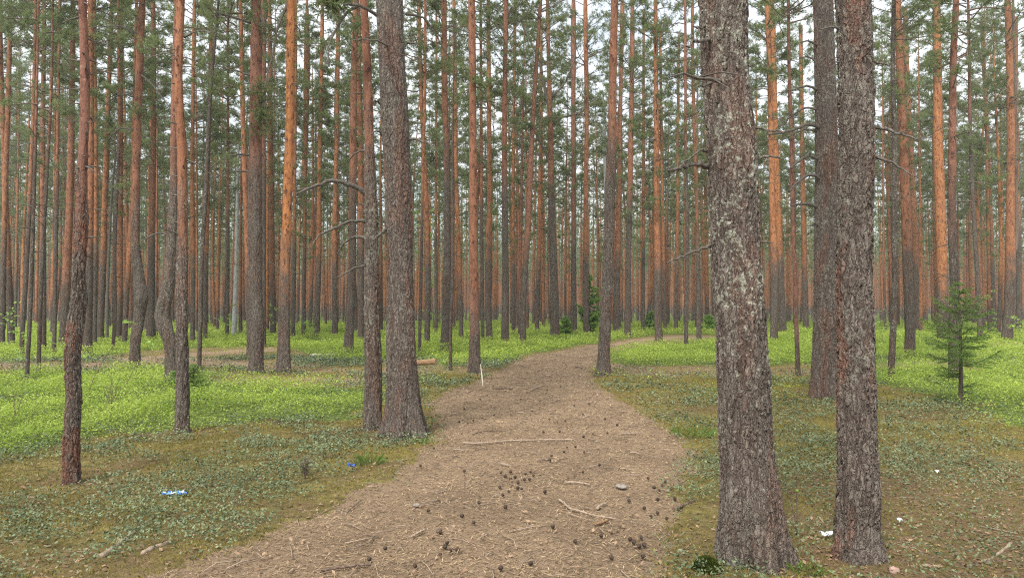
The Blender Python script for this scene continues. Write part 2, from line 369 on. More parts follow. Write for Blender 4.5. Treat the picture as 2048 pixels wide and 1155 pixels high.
def ground_material():
    N = NT("forest_floor"); p = N.n('TexCoord').outputs['Object']
    z = N.n('Attribute', _attribute_name='zone'); s = N.n('SeparateColor'); N.set(s.inputs[0], z.outputs['Color'])
    path, berry, lit = s.outputs[0], s.outputs[1], s.outputs[2]
    n1 = N.noise(p, 1.1, 5); n2 = N.noise(p, 9, 6, .65); n3 = N.noise(p, 60, 5, .7); n4 = N.noise(N.vmul(p, (1, 2.2, 1)), 120, 3, .7)
    needle = N.mix(N.ramp(n3, .3, .72), (.205, .140, .088), (.385, .275, .178))
    needle = N.mix(N.math('MULTIPLY', N.ramp(n2, .45, .7), .5), needle, (.25, .175, .105))
    needle = N.mix(N.math('MULTIPLY', N.ramp(n1, .42, .62), .35), needle, (.135, .092, .058))
    needle = N.mix(N.math('MULTIPLY', N.ramp(n4, .60, .70), .7), needle, (.50, .37, .26))
    needle = N.mix(N.math('MULTIPLY', N.ramp(n4, .40, .30), .7), needle, (.06, .036, .024))
    moss = N.mix(N.ramp(n2, .3, .7), (.100, .080, .030), (.26, .205, .075))
    moss = N.mix(N.math('MULTIPLY', N.ramp(n3, .55, .7), .5), moss, (.26, .24, .10))
    moss = N.mix(N.math('MULTIPLY', N.ramp(n1, .48, .62), .6), moss, (.16, .105, .06))
    leafl = N.mix(N.ramp(n3, .35, .65), (.10, .062, .035), (.27, .175, .105))
    bg = N.mix(N.ramp(n2, .35, .65), (.055, .075, .018), (.155, .20, .045))
    c = N.mix(N.math('MULTIPLY', lit, N.ramp(n2, .35, .6)), moss, leafl)
    c = N.mix(berry, c, bg); c = N.mix(N.ramp(N.math('ADD', path, N.math('MULTIPLY_ADD', n2, .7, -.35)), .3, .7), c, needle)
    h = N.math('MULTIPLY_ADD', n3, .5, N.math('MULTIPLY_ADD', n4, .25, n2))
    N.bsdf(c, .95, .1, N.bump(h, 1.0, .035)); return N.m
M_GROUND = ground_material()

# ------------------------------------------------------------------ the ground: one sheet to the horizon
def build_ground():
    ys = [-12.0]
    while ys[-1] < 2: ys.append(ys[-1] + .35)
    while ys[-1] < 14: ys.append(ys[-1] + .055)
    while ys[-1] < 900: ys.append(ys[-1] + .055 + (ys[-1] - 14) * .02)
    ys = np.array(ys); nc = 301
    s = np.linspace(-1, 1, nc); s = s * .55 + s ** 3 * .45
    half = np.maximum(9, ys * .95 + 4)
    X = s[None, :] * half[:, None]; Y = np.repeat(ys[:, None], nc, 1)
    path, bare, berry, lit = zones(X.ravel(), Y.ravel())
    Z = terrain(X.ravel(), Y.ravel()) - .02 * path
    n = len(ys)
    i = np.arange(n - 1)[:, None] * nc; j = np.arange(nc - 1)[None, :]
    q = np.stack([i + j, i + j + 1, i + nc + j + 1, i + nc + j], -1).reshape(-1, 4)
    b = MB(); b.add(np.stack([X.ravel(), Y.ravel(), Z], 1), q)
    o = b.build("ground", M_GROUND); o["kind"] = "structure"
    at = o.data.attributes.new("zone", 'FLOAT_COLOR', 'POINT')
    c = np.stack([np.maximum(path, bare * .95), berry, lit, np.ones_like(path)], 1).astype(np.float32)
    at.data.foreach_set("color", c.ravel())
build_ground()

# ------------------------------------------------------------------ pines
def needle_tufts(b, P, D, size, width, k, m, r, spread=.9):
    """k long thin blades fanning out from each point P (n,3) around direction D (n,3)"""
    n = len(P)
    if n == 0: return
    P = np.repeat(P, k, 0); D = np.repeat(D, k, 0)
    d = D + r.normal(0, spread, (n * k, 3)); d /= np.linalg.norm(d, axis=1, keepdims=True) + 1e-9
    L = size * r.uniform(.65, 1.25, (n * k, 1))
    side = np.cross(d, r.normal(0, 1, (n * k, 3))); side /= np.linalg.norm(side, axis=1, keepdims=True) + 1e-9
    a = P - d * L * .12; w = side * width * .5
    v = np.stack([a + d * L * .35 - w, a + d * L * .35 + w, a + d * L, a], 1).reshape(-1, 3)
    i = np.arange(n * k)[:, None] * 4
    tint = np.repeat(np.clip(np.repeat(r.normal(.5, .22, n), k) + r.normal(0, .1, n * k), 0, 1), 4)
    b.add(v, np.concatenate([i + 3, i, i + 2, i + 1], 1)[:, [0, 1, 2, 3]], None, m, tint)

def make_crown(seed, z0, z1, wide, nb=44, shoots=11, tuft=.125, tw=.0125, k=8, lower=9):
    """open Scots pine crown: bent limbs, side shoots, needle tufts; local origin at the tree's base"""
    r = np.random.default_rng(seed); b = MB(); P, D = [], []
    H = z1 - z0
    for i in range(nb + lower):
        low = i >= nb
        t = r.uniform(0, 1) ** 1.15 if not low else r.uniform(-.28, .02)
        zz = z0 + H * t
        prof = (.55 + .9 * t) if t < .3 else .82 * (1 - (t - .3) / .74) ** .75 + .12
        L = wide * max(.2, prof) * r.uniform(.65, 1.2) * (.75 if low else 1)
        az = r.uniform(0, TAU); up = r.uniform(.05, .5) + .35 * max(t, 0) - (.35 if low else 0)
        n = 7; s = np.linspace(0, 1, n)
        az2 = az + np.cumsum(r.normal(0, .13, n)); stp = L / (n - 1)
        el = up + s * r.uniform(-.5, .35) + np.cumsum(r.normal(0, .1, n))
        st = np.stack([np.cos(az2) * np.cos(el), np.sin(az2) * np.cos(el), np.sin(el)], 1) * stp
        pts = np.array([0, 0, zz]) + np.vstack([[0, 0, 0], np.cumsum(st, 0)[:-1]])
        rb = .011 + .011 * L * (1 - .5 * max(t, 0))
        b.tube(pts, np.linspace(rb, .006, n), 4, 0, None, False)
        ns = int(shoots * (.35 if low else 1) * r.uniform(.7, 1.3) * (.5 + .5 * L / wide)) + 1
        for _ in range(ns):
            q = r.uniform(.32, 1) ** .8 * (n - 1); f = min(int(q), n - 2); base = pts[f] + (pts[f + 1] - pts[f]) * (q - f)
            a = az + r.normal(0, .95); e = r.uniform(-.15, .85); sl = r.uniform(.18, .62) * (1.1 - .5 * q / n)
            d = np.array([math.cos(a) * math.cos(e), math.sin(a) * math.cos(e), math.sin(e)])
            tip = base + d * sl
            b.tube(np.array([base, base + d * sl * .5 + [0, 0, -.02], tip]), [.007, .005, .003], 3, 0, None, False)
            m = r.integers(6, 11)
            for g in np.linspace(.35, 1.0, m): P.append(base + d * sl * g + r.normal(0, .045, 3)); D.append(d * .7 + [0, 0, .35])
        P.append(pts[-1]); D.append(st[-1] / stp)
    needle_tufts(b, np.array(P), np.array(D), tuft, tw, k, 1, r)
    return b.mesh("crown", [M_TWIG, M_NEEDLE])

CROWNS = []                                               # crown base / tip are fractions of a 20 m tree
for sd_, z0, wd, nb in ((101, 9.4, 2.1, 50), (102, 10.4, 1.9, 46), (103, 8.4, 2.0, 52), (104, 11.2, 2.3, 44), (105, 9.8, 1.7, 46), (106, 7.6, 1.8, 52), (107, 10.0, 2.4, 48)):
    CROWNS.append(make_crown(sd_, z0, 20.0, wd, nb))

def trunk_rings(C, R, sides, r, flare=.35, lobes=4, rough=.03, zres=None):
    """C: centre line (n,3) local, R radii -> MB"""
    b = MB(); n = len(C)
    th = np.arange(sides) * TAU / sides
    ph = r.uniform(0, TAU, 3)
    zz = C[:, 2:3]
    fl = 1 + flare * np.exp(-np.maximum(zz, -.05) / (R[0] * 1.3)) * (.62 + .38 * np.cos(lobes * th[None, :] + ph[0]) + .25 * np.cos((lobes + 1) * th[None, :] + ph[1]))
    nz = fnoise(np.cos(th)[None, :] * 1.7 + 9 + np.zeros_like(zz), zz * 2.2 + np.sin(th)[None, :] * 1.7 + ph[2] * 10, 31) - .5
    rad = R[:, None] * (fl + nz * rough * 4)
    V = np.stack([C[:, 0:1] + rad * np.cos(th), C[:, 1:2] + rad * np.sin(th), np.repeat(zz, sides, 1)], -1).reshape(-1, 3)
    i = np.arange(n - 1)[:, None] * sides; j = np.arange(sides)[None, :]; k = (j + 1) % sides
    q = np.stack([i + j, i + k, i + sides + k, i + sides + j], -1).reshape(-1, 4)
    b.add(V, q)
    return b
def add_twigs(b, C, R, r, n, z0, z1, lmax, m=1, stub=.5):
    """short dead twigs and branch stubs sitting on the trunk"""
    zs = C[:, 2]
    for _ in range(n):
        z = r.uniform(z0, z1); c = np.array([np.interp(z, zs, C[:, 0]), np.interp(z, zs, C[:, 1]), z]); rr = np.interp(z, zs, R)
        a = r.uniform(0, TAU); st = r.uniform() < stub
        L = r.uniform(.04, .16) if st else lmax * r.uniform(.2, 1) ** 1.5 * (.45 + .55 * (z - z0) / (z1 - z0))
        e = r.uniform(-.35, .45); nn = 3 if st else 5
        d = np.array([math.cos(a) * math.cos(e), math.sin(a) * math.cos(e), math.sin(e)])
        s = np.linspace(0, 1, nn)[:, None]
        droop = np.array([[0, 0, -1.0]]) * (s ** 2) * L * r.uniform(-.05, .45)
        pts = c + d * (rr * .75) + d * s * L + droop + r.normal(0, .02 * L, (nn, 3)) * s
        b.tube(pts, np.linspace(.010 + .005 * min(L, 1), .0035, nn), 4, m, None, False)
        if not st and L > .5:
            for _k in range(2):
                f = r.uniform(.35, .8); p0 = pts[0] + (pts[-1] - pts[0]) * f + droop[2] * 0
                a2 = a + r.choice([-1, 1]) * r.uniform(.4, 1.1); d2 = np.array([math.cos(a2), math.sin(a2), r.uniform(-.5, .4)])
                i0 = int(f * (nn - 1)); p0 = pts[i0]
                b.tube(np.array([p0, p0 + d2 * L * .18, p0 + d2 * L * .34 + [0, 0, -.05 * L]]), [.007, .005, .003], 3, m, None, False)

TREES = []      # (u at base, x, y) of every individual pine, for spacing
def pine(label, pts, zt_px=None, tone=.4, lich=.25, H=21, near=0, twigs=26, group=None, crown=True, flare=.35, lobes=4, twig_z=(2.2, 12.5), lmax=1.5, zt=None, cs=1.0, red=.35):
    """pts: [(u, v, width_px), ...] from the base up, as surveyed; the trunk stands in the plane of its base"""
    u0, v0 = pts[0][0], pts[0][1]
    gx, gy = ground_at(u0, v0); gz = tz(gx, gy)
    r = np.random.default_rng(int(u0 * 7 + v0 * 13) % 100000)
    root = thing("pine_tree", label, "tree", (gx, gy, gz), group=group)
    TREES.append((u0, gx, gy))
    K = []
    for (u, v, w) in pts:
        p = at_depth(u, v, gy); K.append([p[0] - gx, 0.0, p[2], w / 2 / F * gy * .97])
    K[0][2] = 0
    if near:
        yj = r.normal(0, .02, len(K))
        for i in range(1, len(K)): K[i][1] = yj[i]
    else:
        lean = r.normal(0, .012)
        for i in range(1, len(K)): K[i][1] = lean * K[i][2] + (r.normal(0, .03) if i > 1 else 0)
    # on above the top of the picture
    top = np.array(K[-1]); prev = np.array(K[-2]); sl = (top[0] - prev[0]) / max(top[2] - prev[2], .1); sy = top[1] / max(top[2], 1)
    zz = top[2]
    while zz < H - .3:
        stp = min(2.2, H - zz); zz += stp; sl *= .8
        last = K[-1]; fr = (H - zz) / max(H - top[2], .1)
        K.append([last[0] + sl * stp + r.normal(0, .03), last[1] + sy * stp * .5, zz, max(.02, top[3] * max(fr, 0) ** .7)])
    K = np.array(K)
    K = np.vstack([[K[0, 0], K[0, 1], -.18, K[0, 3]], K])
    order = np.argsort(K[:, 2]); K = K[order]
    ztop = top[2]
    if near == 2: zs = np.concatenate([np.arange(-.18, min(ztop + .35, H - 1), .013), np.linspace(min(ztop + .4, H - .9), H, 16)]); sides = 112
    elif near == 1: zs = np.concatenate([np.arange(-.18, min(ztop + .35, H - 1), .028), np.linspace(min(ztop + .4, H - .9), H, 16)]); sides = 60
    else: zs = np.concatenate([np.linspace(-.18, .6, 7), np.linspace(.75, H, 60)]); sides = 14
    # smooth curve through the survey points
    z = K[:, 2]; M = np.gradient(K, z, axis=0)
    i = np.clip(np.searchsorted(z, zs, 'right') - 1, 0, len(z) - 2); h = (z[i + 1] - z[i])[:, None]; x = ((zs - z[i])[:, None]) / h
    S = (2 * x**3 - 3 * x**2 + 1) * K[i] + (x**3 - 2 * x**2 + x) * h * M[i] + (-2 * x**3 + 3 * x**2) * K[i + 1] + (x**3 - x**2) * h * M[i + 1]
    C = S[:, :3].copy(); C[:, 2] = zs; R = np.maximum(S[:, 3], .012)
    R = R * (1 + (fnoise(zs * 1.3, zs * 0 + u0, 41) - .5) * .10)
    b = trunk_rings(C, R, sides, r, flare=flare, lobes=lobes, rough=.02 if not near else .03)
    if twigs: add_twigs(b, C, R, r, twigs, twig_z[0], twig_z[1], lmax, stub=.5 if not near else .8)
    o = b.build("trunk", [M_BARK_NEAR if near else M_BARK, M_DEADWOOD], root)
    if zt is None: zt = at_depth(u0, zt_px if zt_px is not None else 420, gy)[2]
    o.color = (max(zt, 0) / 20.0, tone, lich, red)
    if crown:
        c = bpy.data.objects.new("crown", CROWNS[int(u0) % len(CROWNS)]); COL.objects.link(c); c.parent = root
        s = H / 20.0 * cs
        zb = 12.0
        c.location = (float(np.interp(16, zs, C[:, 0])), float(np.interp(16, zs, C[:, 1])), 0); c.scale = (s, s, H / 20.0)
        c.rotation_euler = (0, 0, u0 * .7)
    root['Y'] = 0; del root['Y']
    return root, gy, (C, R)
def branch(tree, pts, w0, w1, dy=-.25, forks=2, mat=None):
    """a dead branch surveyed as pixels, growing dy metres towards (-) or away from (+) the camera by its tip"""
    root, Y, _ = tree; r = np.random.default_rng(int(pts[0][0] * 3 + pts[0][1]))
    n = len(pts); P = []
    base = np.array(root.location)
    for i, (u, v) in enumerate(pts):
        s = i / (n - 1); yy = Y + dy * s ** 1.1
        P.append(at_depth(u, v, yy) - base)
    P = spline(np.array(P), max(9, n * 3)); m = len(P)
    P[1:] += r.normal(0, .006, (m - 1, 3))
    k = .5 / F * Y
    R = np.linspace(w0 * k, w1 * k, m); R[0] *= 1.55; R[1] *= 1.2
    b = MB(); b.tube(P, R, 8)
    for _ in range(forks):
        i = int(r.integers(m // 3, m - 1)); d = P[min(i + 1, m - 1)] - P[i - 1]; d /= np.linalg.norm(d)
        d2 = d + r.normal(0, .6, 3); d2 /= np.linalg.norm(d2); L = np.linalg.norm(P[-1] - P[0]) * r.uniform(.08, .25)
        b.tube(np.array([P[i], P[i] + d2 * L * .5, P[i] + d2 * L + [0, 0, -.02]]), [R[i] * .55, R[i] * .4, R[i] * .2], 5)
    return b.build("dead_branch", mat or M_DEADWOOD, root)
def spray(tree, pts, n=60, tuft=.11, spreadm=.16):
    """a live branchlet with needle tufts"""
    root, Y, _ = tree; r = np.random.default_rng(int(pts[0][0] * 5 + pts[0][1])); base = np.array(root.location)
    P = spline(np.array([at_depth(u, v, Y - .3 * i / len(pts)) - base for i, (u, v) in enumerate(pts)]), 10)
    b = MB(); b.tube(P, np.linspace(.014, .004, 10), 5)
    T, D = [], []
    for _ in range(n):
        i = int(r.integers(3, 10)); d = r.normal(0, 1, 3); d /= np.linalg.norm(d); L = r.uniform(.05, spreadm * 2); p0 = P[i]
        b.tube(np.array([p0, p0 + d * L]), [.004, .002], 3, 0, None, False); T.append(p0 + d * L); D.append(d)
        T.append(p0 + d * L * .6); D.append(d)
    needle_tufts(b, np.array(T), np.array(D), tuft, .016, 9, 1, r)
    return b.build("needle_branch", [M_TWIG, M_NEEDLE], root)

# ---- the surveyed pines (pixel centre line and width; from the base up)
big_r = pine("massive grey plated pine with pale lichen flecks at right foreground", [(1503, 1118, 122), (1500, 1060, 116), (1497, 1000, 110), (1492, 900, 104), (1485, 750, 103), (1476, 600, 101), (1469, 450, 101), (1461, 300, 100), (1455, 150, 98), (1449, 0, 96)],
             zt=11, tone=.35, lich=.7, red=.35, H=22, near=2, twigs=10, flare=.42, lobes=5, twig_z=(2.0, 4))
mate_r = pine("tall dark pine with red bark patches just right of the massive lichen pine", [(1718, 1113, 86), (1717, 1050, 82), (1716, 1000, 80), (1713, 850, 76), (1712, 700, 72), (1712, 500, 70), (1711, 300, 68), (1711, 150, 69), (1706, 0, 68)],
             zt=8.5, tone=.35, lich=.3, red=.75, H=21, near=2, twigs=8, flare=.30, lobes=5, twig_z=(1.8, 4))
behind_r = pine("thick dark pine with many bent dead limbs on its left, behind the red-patched pine", [(1651, 795, 58), (1652, 740, 53), (1652, 600, 48), (1654, 450, 46), (1653, 300, 43), (1651, 150, 41), (1649, 0, 40)],
             zt=9, tone=.3, lich=.4, red=.6, H=21, near=2, twigs=24, twig_z=(1.5, 8), lmax=.5)
big_l = pine("stout dark furrowed pine, the thicker of the close pair left of the path", [(808, 872, 70), (806, 800, 65), (803, 700, 59), (800, 600, 55), (797, 450, 52), (792, 300, 53), (786, 150, 54), (777, 0, 55)],
             zt=12, tone=.3, lich=.3, red=.5, H=22, near=2, twigs=12, flare=.60, lobes=5, twig_z=(2, 7))
mate_l = pine("pine with long arched dead limbs, the thinner of the close pair left of the path", [(746, 860, 37), (747, 750, 35), (745, 650, 32), (744, 560, 30), (743, 450, 28), (741, 380, 26), (740, 300, 22), (737, 200, 23), (733, 100, 21), (727, 0, 20)],
             zt_px=290, tone=.25, lich=.45, H=19, near=1, twigs=26, twig_z=(1.8, 6.2), lmax=.35)
near_l = pine("slim reddish-brown pine with a knobbly bulge, nearest tree at far left", [(143, 965, 32), (145, 880, 31), (146, 800, 30), (146, 700, 30), (147, 650, 33), (152, 610, 32), (160, 540, 25), (162, 450, 25), (164, 350, 24), (168, 200, 24), (170, 0, 22)],
             zt=2.3, tone=.05, lich=.25, red=1, H=17, near=2, twigs=30, twig_z=(1.7, 5), lmax=.25, flare=.2)
straight_l = pine("straight slender pine rising from lingonberry beside the crooked-kneed pine", [(364, 866, 28), (366, 750, 25), (365, 600, 23), (363, 450, 22), (362, 300, 22), (361, 200, 21), (361, 0, 20)],
             zt_px=430, tone=.38, lich=.3, H=18, near=1, twigs=24, twig_z=(2.4, 6.5), lmax=.8)
crook = pine("crooked pine with a sharp knee bend low in its trunk", [(342, 768, 24), (342, 715, 24), (339, 680, 26), (330, 652, 30), (325, 632, 31), (328, 610, 28), (336, 570, 24), (342, 480, 19), (346, 380, 17), (349, 250, 15), (352, 0, 12)],
             zt_px=330, tone=.2, lich=.3, H=18, near=1, twigs=22, lmax=.7)
red_l = pine("red-barked pine with a swollen low bend, left of the crooked pine", [(270, 738, 22), (272, 680, 20), (279, 620, 23), (283, 596, 25), (279, 560, 21), (272, 500, 18), (271, 400, 18), (275, 250, 17), (285, 0, 15)],
             zt_px=420, tone=.22, lich=.3, H=19, near=1, twigs=30, lmax=1.1)
bulge = pine("sturdy pine with a dark bulge midway, left of the vivid orange pine", [(512, 745, 28), (513, 700, 27), (514, 650, 29), (511, 610, 28), (511, 560, 27), (511, 450, 28), (511, 300, 27), (512, 150, 25), (512, 0, 22)],
             zt_px=330, tone=.12, lich=.25, H=20, near=1, twigs=26, lmax=1.0)
vivid = pine("vivid orange flaky pine right of the bulged pine", [(567, 746, 27), (568, 650, 24), (570, 550, 22), (573, 450, 22), (577, 330, 20), (580, 200, 20), (583, 0, 20)],
             zt_px=520, tone=.95, lich=.2, H=20, near=1, twigs=30, lmax=.8)
thin_gap = pine("very thin dark pine bending right between the straight slender pine and bulged pine", [(398, 748, 9), (400, 650, 9), (404, 500, 8), (411, 350, 9), (419, 200, 7), (435, 0, 5)], zt=14, tone=.2, lich=.2, H=13, twigs=40, lmax=.7)
crack = pine("reddish pine with a dark rotten crack beside the left path edge", [(949, 745, 24), (949, 650, 22), (948, 560, 21), (947, 450, 20), (946, 300, 18), (945, 150, 17), (943, 0, 16)], zt_px=600, tone=.3, lich=.2, H=20, near=1, twigs=20, lmax=.6, twig_z=(4, 11))
path_r = pine("dark pine with flared roots standing at the right edge of the path bend", [(1207, 750, 25), (1209, 680, 24), (1213, 600, 23), (1217, 500, 22), (1219, 400, 21), (1223, 300, 20), (1226, 150, 18), (1229, 0, 17)], zt_px=270, tone=.3, lich=.3, H=20, near=1, twigs=18, flare=.6, lmax=.6)
pale_r = pine("slim pale pine with a pinkish middle between the two large right-hand pines", [(1596, 752, 10), (1592, 640, 9), (1590, 540, 9), (1586, 450, 8), (1580, 300, 8), (1577, 150, 7), (1574, 0, 6)], zt_px=650, tone=.05, lich=.7, H=17, twigs=24, lmax=.6)
dark_thin_r = pine("slim dark grey pine right of the red-patched foreground pine", [(1782, 757, 13), (1785, 680, 13), (1788, 560, 12), (1787, 450, 11), (1787, 300, 10), (1786, 150, 9), (1785, 0, 8)], zt=14, tone=.1, lich=.5, H=18, twigs=48)
brown_r = pine("straight brown-orange pine, grey at the foot, left of the spruce sapling", [(1820, 714, 21), (1820, 640, 20), (1817, 560, 19), (1812, 450, 19), (1808, 300, 17), (1802, 150, 15), (1795, 0, 14)], zt_px=500, tone=.35, lich=.2, H=21, twigs=48)
spruce_mate = pine("grey-red pine standing directly behind the dark spruce sapling", [(1909, 758, 22), (1907, 640, 19), (1905, 560, 17), (1903, 450, 16), (1901, 300, 15), (1905, 100, 13), (1907, 0, 12)], zt_px=400, tone=.12, lich=.3, H=20, twigs=48)
fork_r = pine("twin-stemmed orange pine near the right edge", [(2015, 682, 20), (2017, 600, 18), (2019, 540, 20), (2017, 470, 17), (2015, 300, 15), (2008, 100, 13), (2001, 0, 11)], zt_px=530, tone=.5, lich=.1, H=22, twigs=40)
orange_r = pine("broad bright orange pine behind and left of the spruce sapling", [(1886, 683, 21), (1884, 560, 20), (1881, 450, 20), (1876, 300, 19), (1873, 150, 16), (1872, 0, 14)], zt_px=570, tone=.75, lich=.1, H=22, twigs=54)
grey_l2 = pine("dark-footed pine with red top just left of the close pair", [(697, 706, 20), (700, 640, 17), (704, 560, 16), (706, 400, 15), (708, 200, 14), (712, 0, 12)], zt_px=400, tone=.25, lich=.2, H=21, twigs=54)
mid1 = pine("dark pine with flared foot right of the stout furrowed pine", [(890, 703, 20), (892, 640, 18), (893, 560, 16), (893, 450, 14), (892, 300, 12), (888, 150, 12), (887, 0, 11)], zt_px=310, tone=.3, lich=.35, H=21, twigs=54)
thin_mid = pine("thin dark stem in front of the dark flared-foot pine", [(901, 742, 7), (902, 650, 6), (905, 560, 6), (905, 450, 5), (906, 300, 4), (907, 200, 3)], zt=12, tone=.1, lich=.1, H=9, twigs=20, crown=False, twig_z=(1, 8), lmax=.4)
lean = pine("pinkish pine leaning right with a grey lower trunk", [(1046, 691, 13), (1046, 620, 13), (1049, 560, 12), (1056, 450, 13), (1060, 350, 12), (1068, 200, 9), (1078, 50, 8), (1081, 0, 8)], zt_px=500, tone=.18, lich=.3, H=20, twigs=54)
forked = pine("pine with broad grey foot and several steep rising limbs", [(1110, 677, 19), (1109, 600, 18), (1105, 480, 15), (1102, 350, 13), (1100, 230, 11), (1097, 120, 8), (1095, 0, 7)], zt_px=380, tone=.35, lich=.2, H=21, twigs=26)
burl = pine("orange pine with a long dark burl midway up, right of the cracked pine", [(979, 685, 13), (977, 620, 13), (977, 560, 14), (976, 505, 13), (978, 450, 11), (978, 200, 9), (977, 0, 8)], zt_px=495, tone=.5, lich=.2, H=21, twigs=54)
mid2 = pine("dark straight pine between the burled pine and the leaning pine", [(1010, 692, 16), (1011, 560, 14), (1010, 450, 13), (1009, 300, 11), (1010, 150, 10), (1012, 0, 10)], zt_px=380, tone=.25, lich=.2, H=21, twigs=54)
mid3 = pine("dark red pine between the steep-limbed pine and the far spruce", [(1148, 667, 13), (1147, 560, 11), (1147, 400, 10), (1146, 200, 9), (1146, 0, 7)], zt_px=480, tone=.15, lich=.2, H=22, twigs=54)
mid4 = pine("orange pine with bright spruce boughs around its foot", [(1172, 673, 12), (1172, 560, 12), (1173, 400, 10), (1174, 200, 9), (1172, 0, 8)], zt_px=500, tone=.5, lich=.2, H=22, twigs=54)
mid5 = pine("dark pine leaning over a root beside the far path, right of the path-edge pine", [(1255, 676, 13), (1256, 560, 12), (1258, 450, 12), (1262, 250, 10), (1264, 0, 8)], zt_px=400, tone=.35, lich=.2, H=22, twigs=54)
mid6 = pine("orange pine where the far path disappears", [(1318, 684, 15), (1316, 640, 15), (1315, 560, 15), (1313, 450, 13), (1312, 300, 11), (1309, 100, 9), (1308, 0, 8)], zt_px=530, tone=.55, lich=.2, H=22, twigs=54)
mid7 = pine("thin dark pine left of two beside the massive lichen pine", [(1372, 698, 9), (1374, 600, 8), (1376, 450, 7), (1375, 300, 6), (1374, 0, 5)], zt_px=300, tone=.2, lich=.2, H=18, twigs=48)
mid8 = pine("thin brown pine, nearest on the left to the massive lichen pine", [(1398, 685, 10), (1397, 560, 9), (1393, 400, 8), (1388, 200, 7), (1386, 0, 6)], zt_px=480, tone=.35, lich=.3, H=20, twigs=48)
mid9 = pine("orange pine with mounded foot just right of the massive lichen pine", [(1548, 687, 15), (1549, 560, 14), (1545, 400, 12), (1542, 200, 11), (1535, 0, 10)], zt_px=520, tone=.7, lich=.2, H=22, twigs=40)
mid10 = pine("bright orange wide-footed pine close behind the mounded-foot pine", [(1565, 669, 15), (1562, 560, 13), (1556, 400, 12), (1550, 200, 11), (1545, 0, 10)], zt_px=510, tone=.85, lich=.1, H=22, twigs=34, flare=.6)

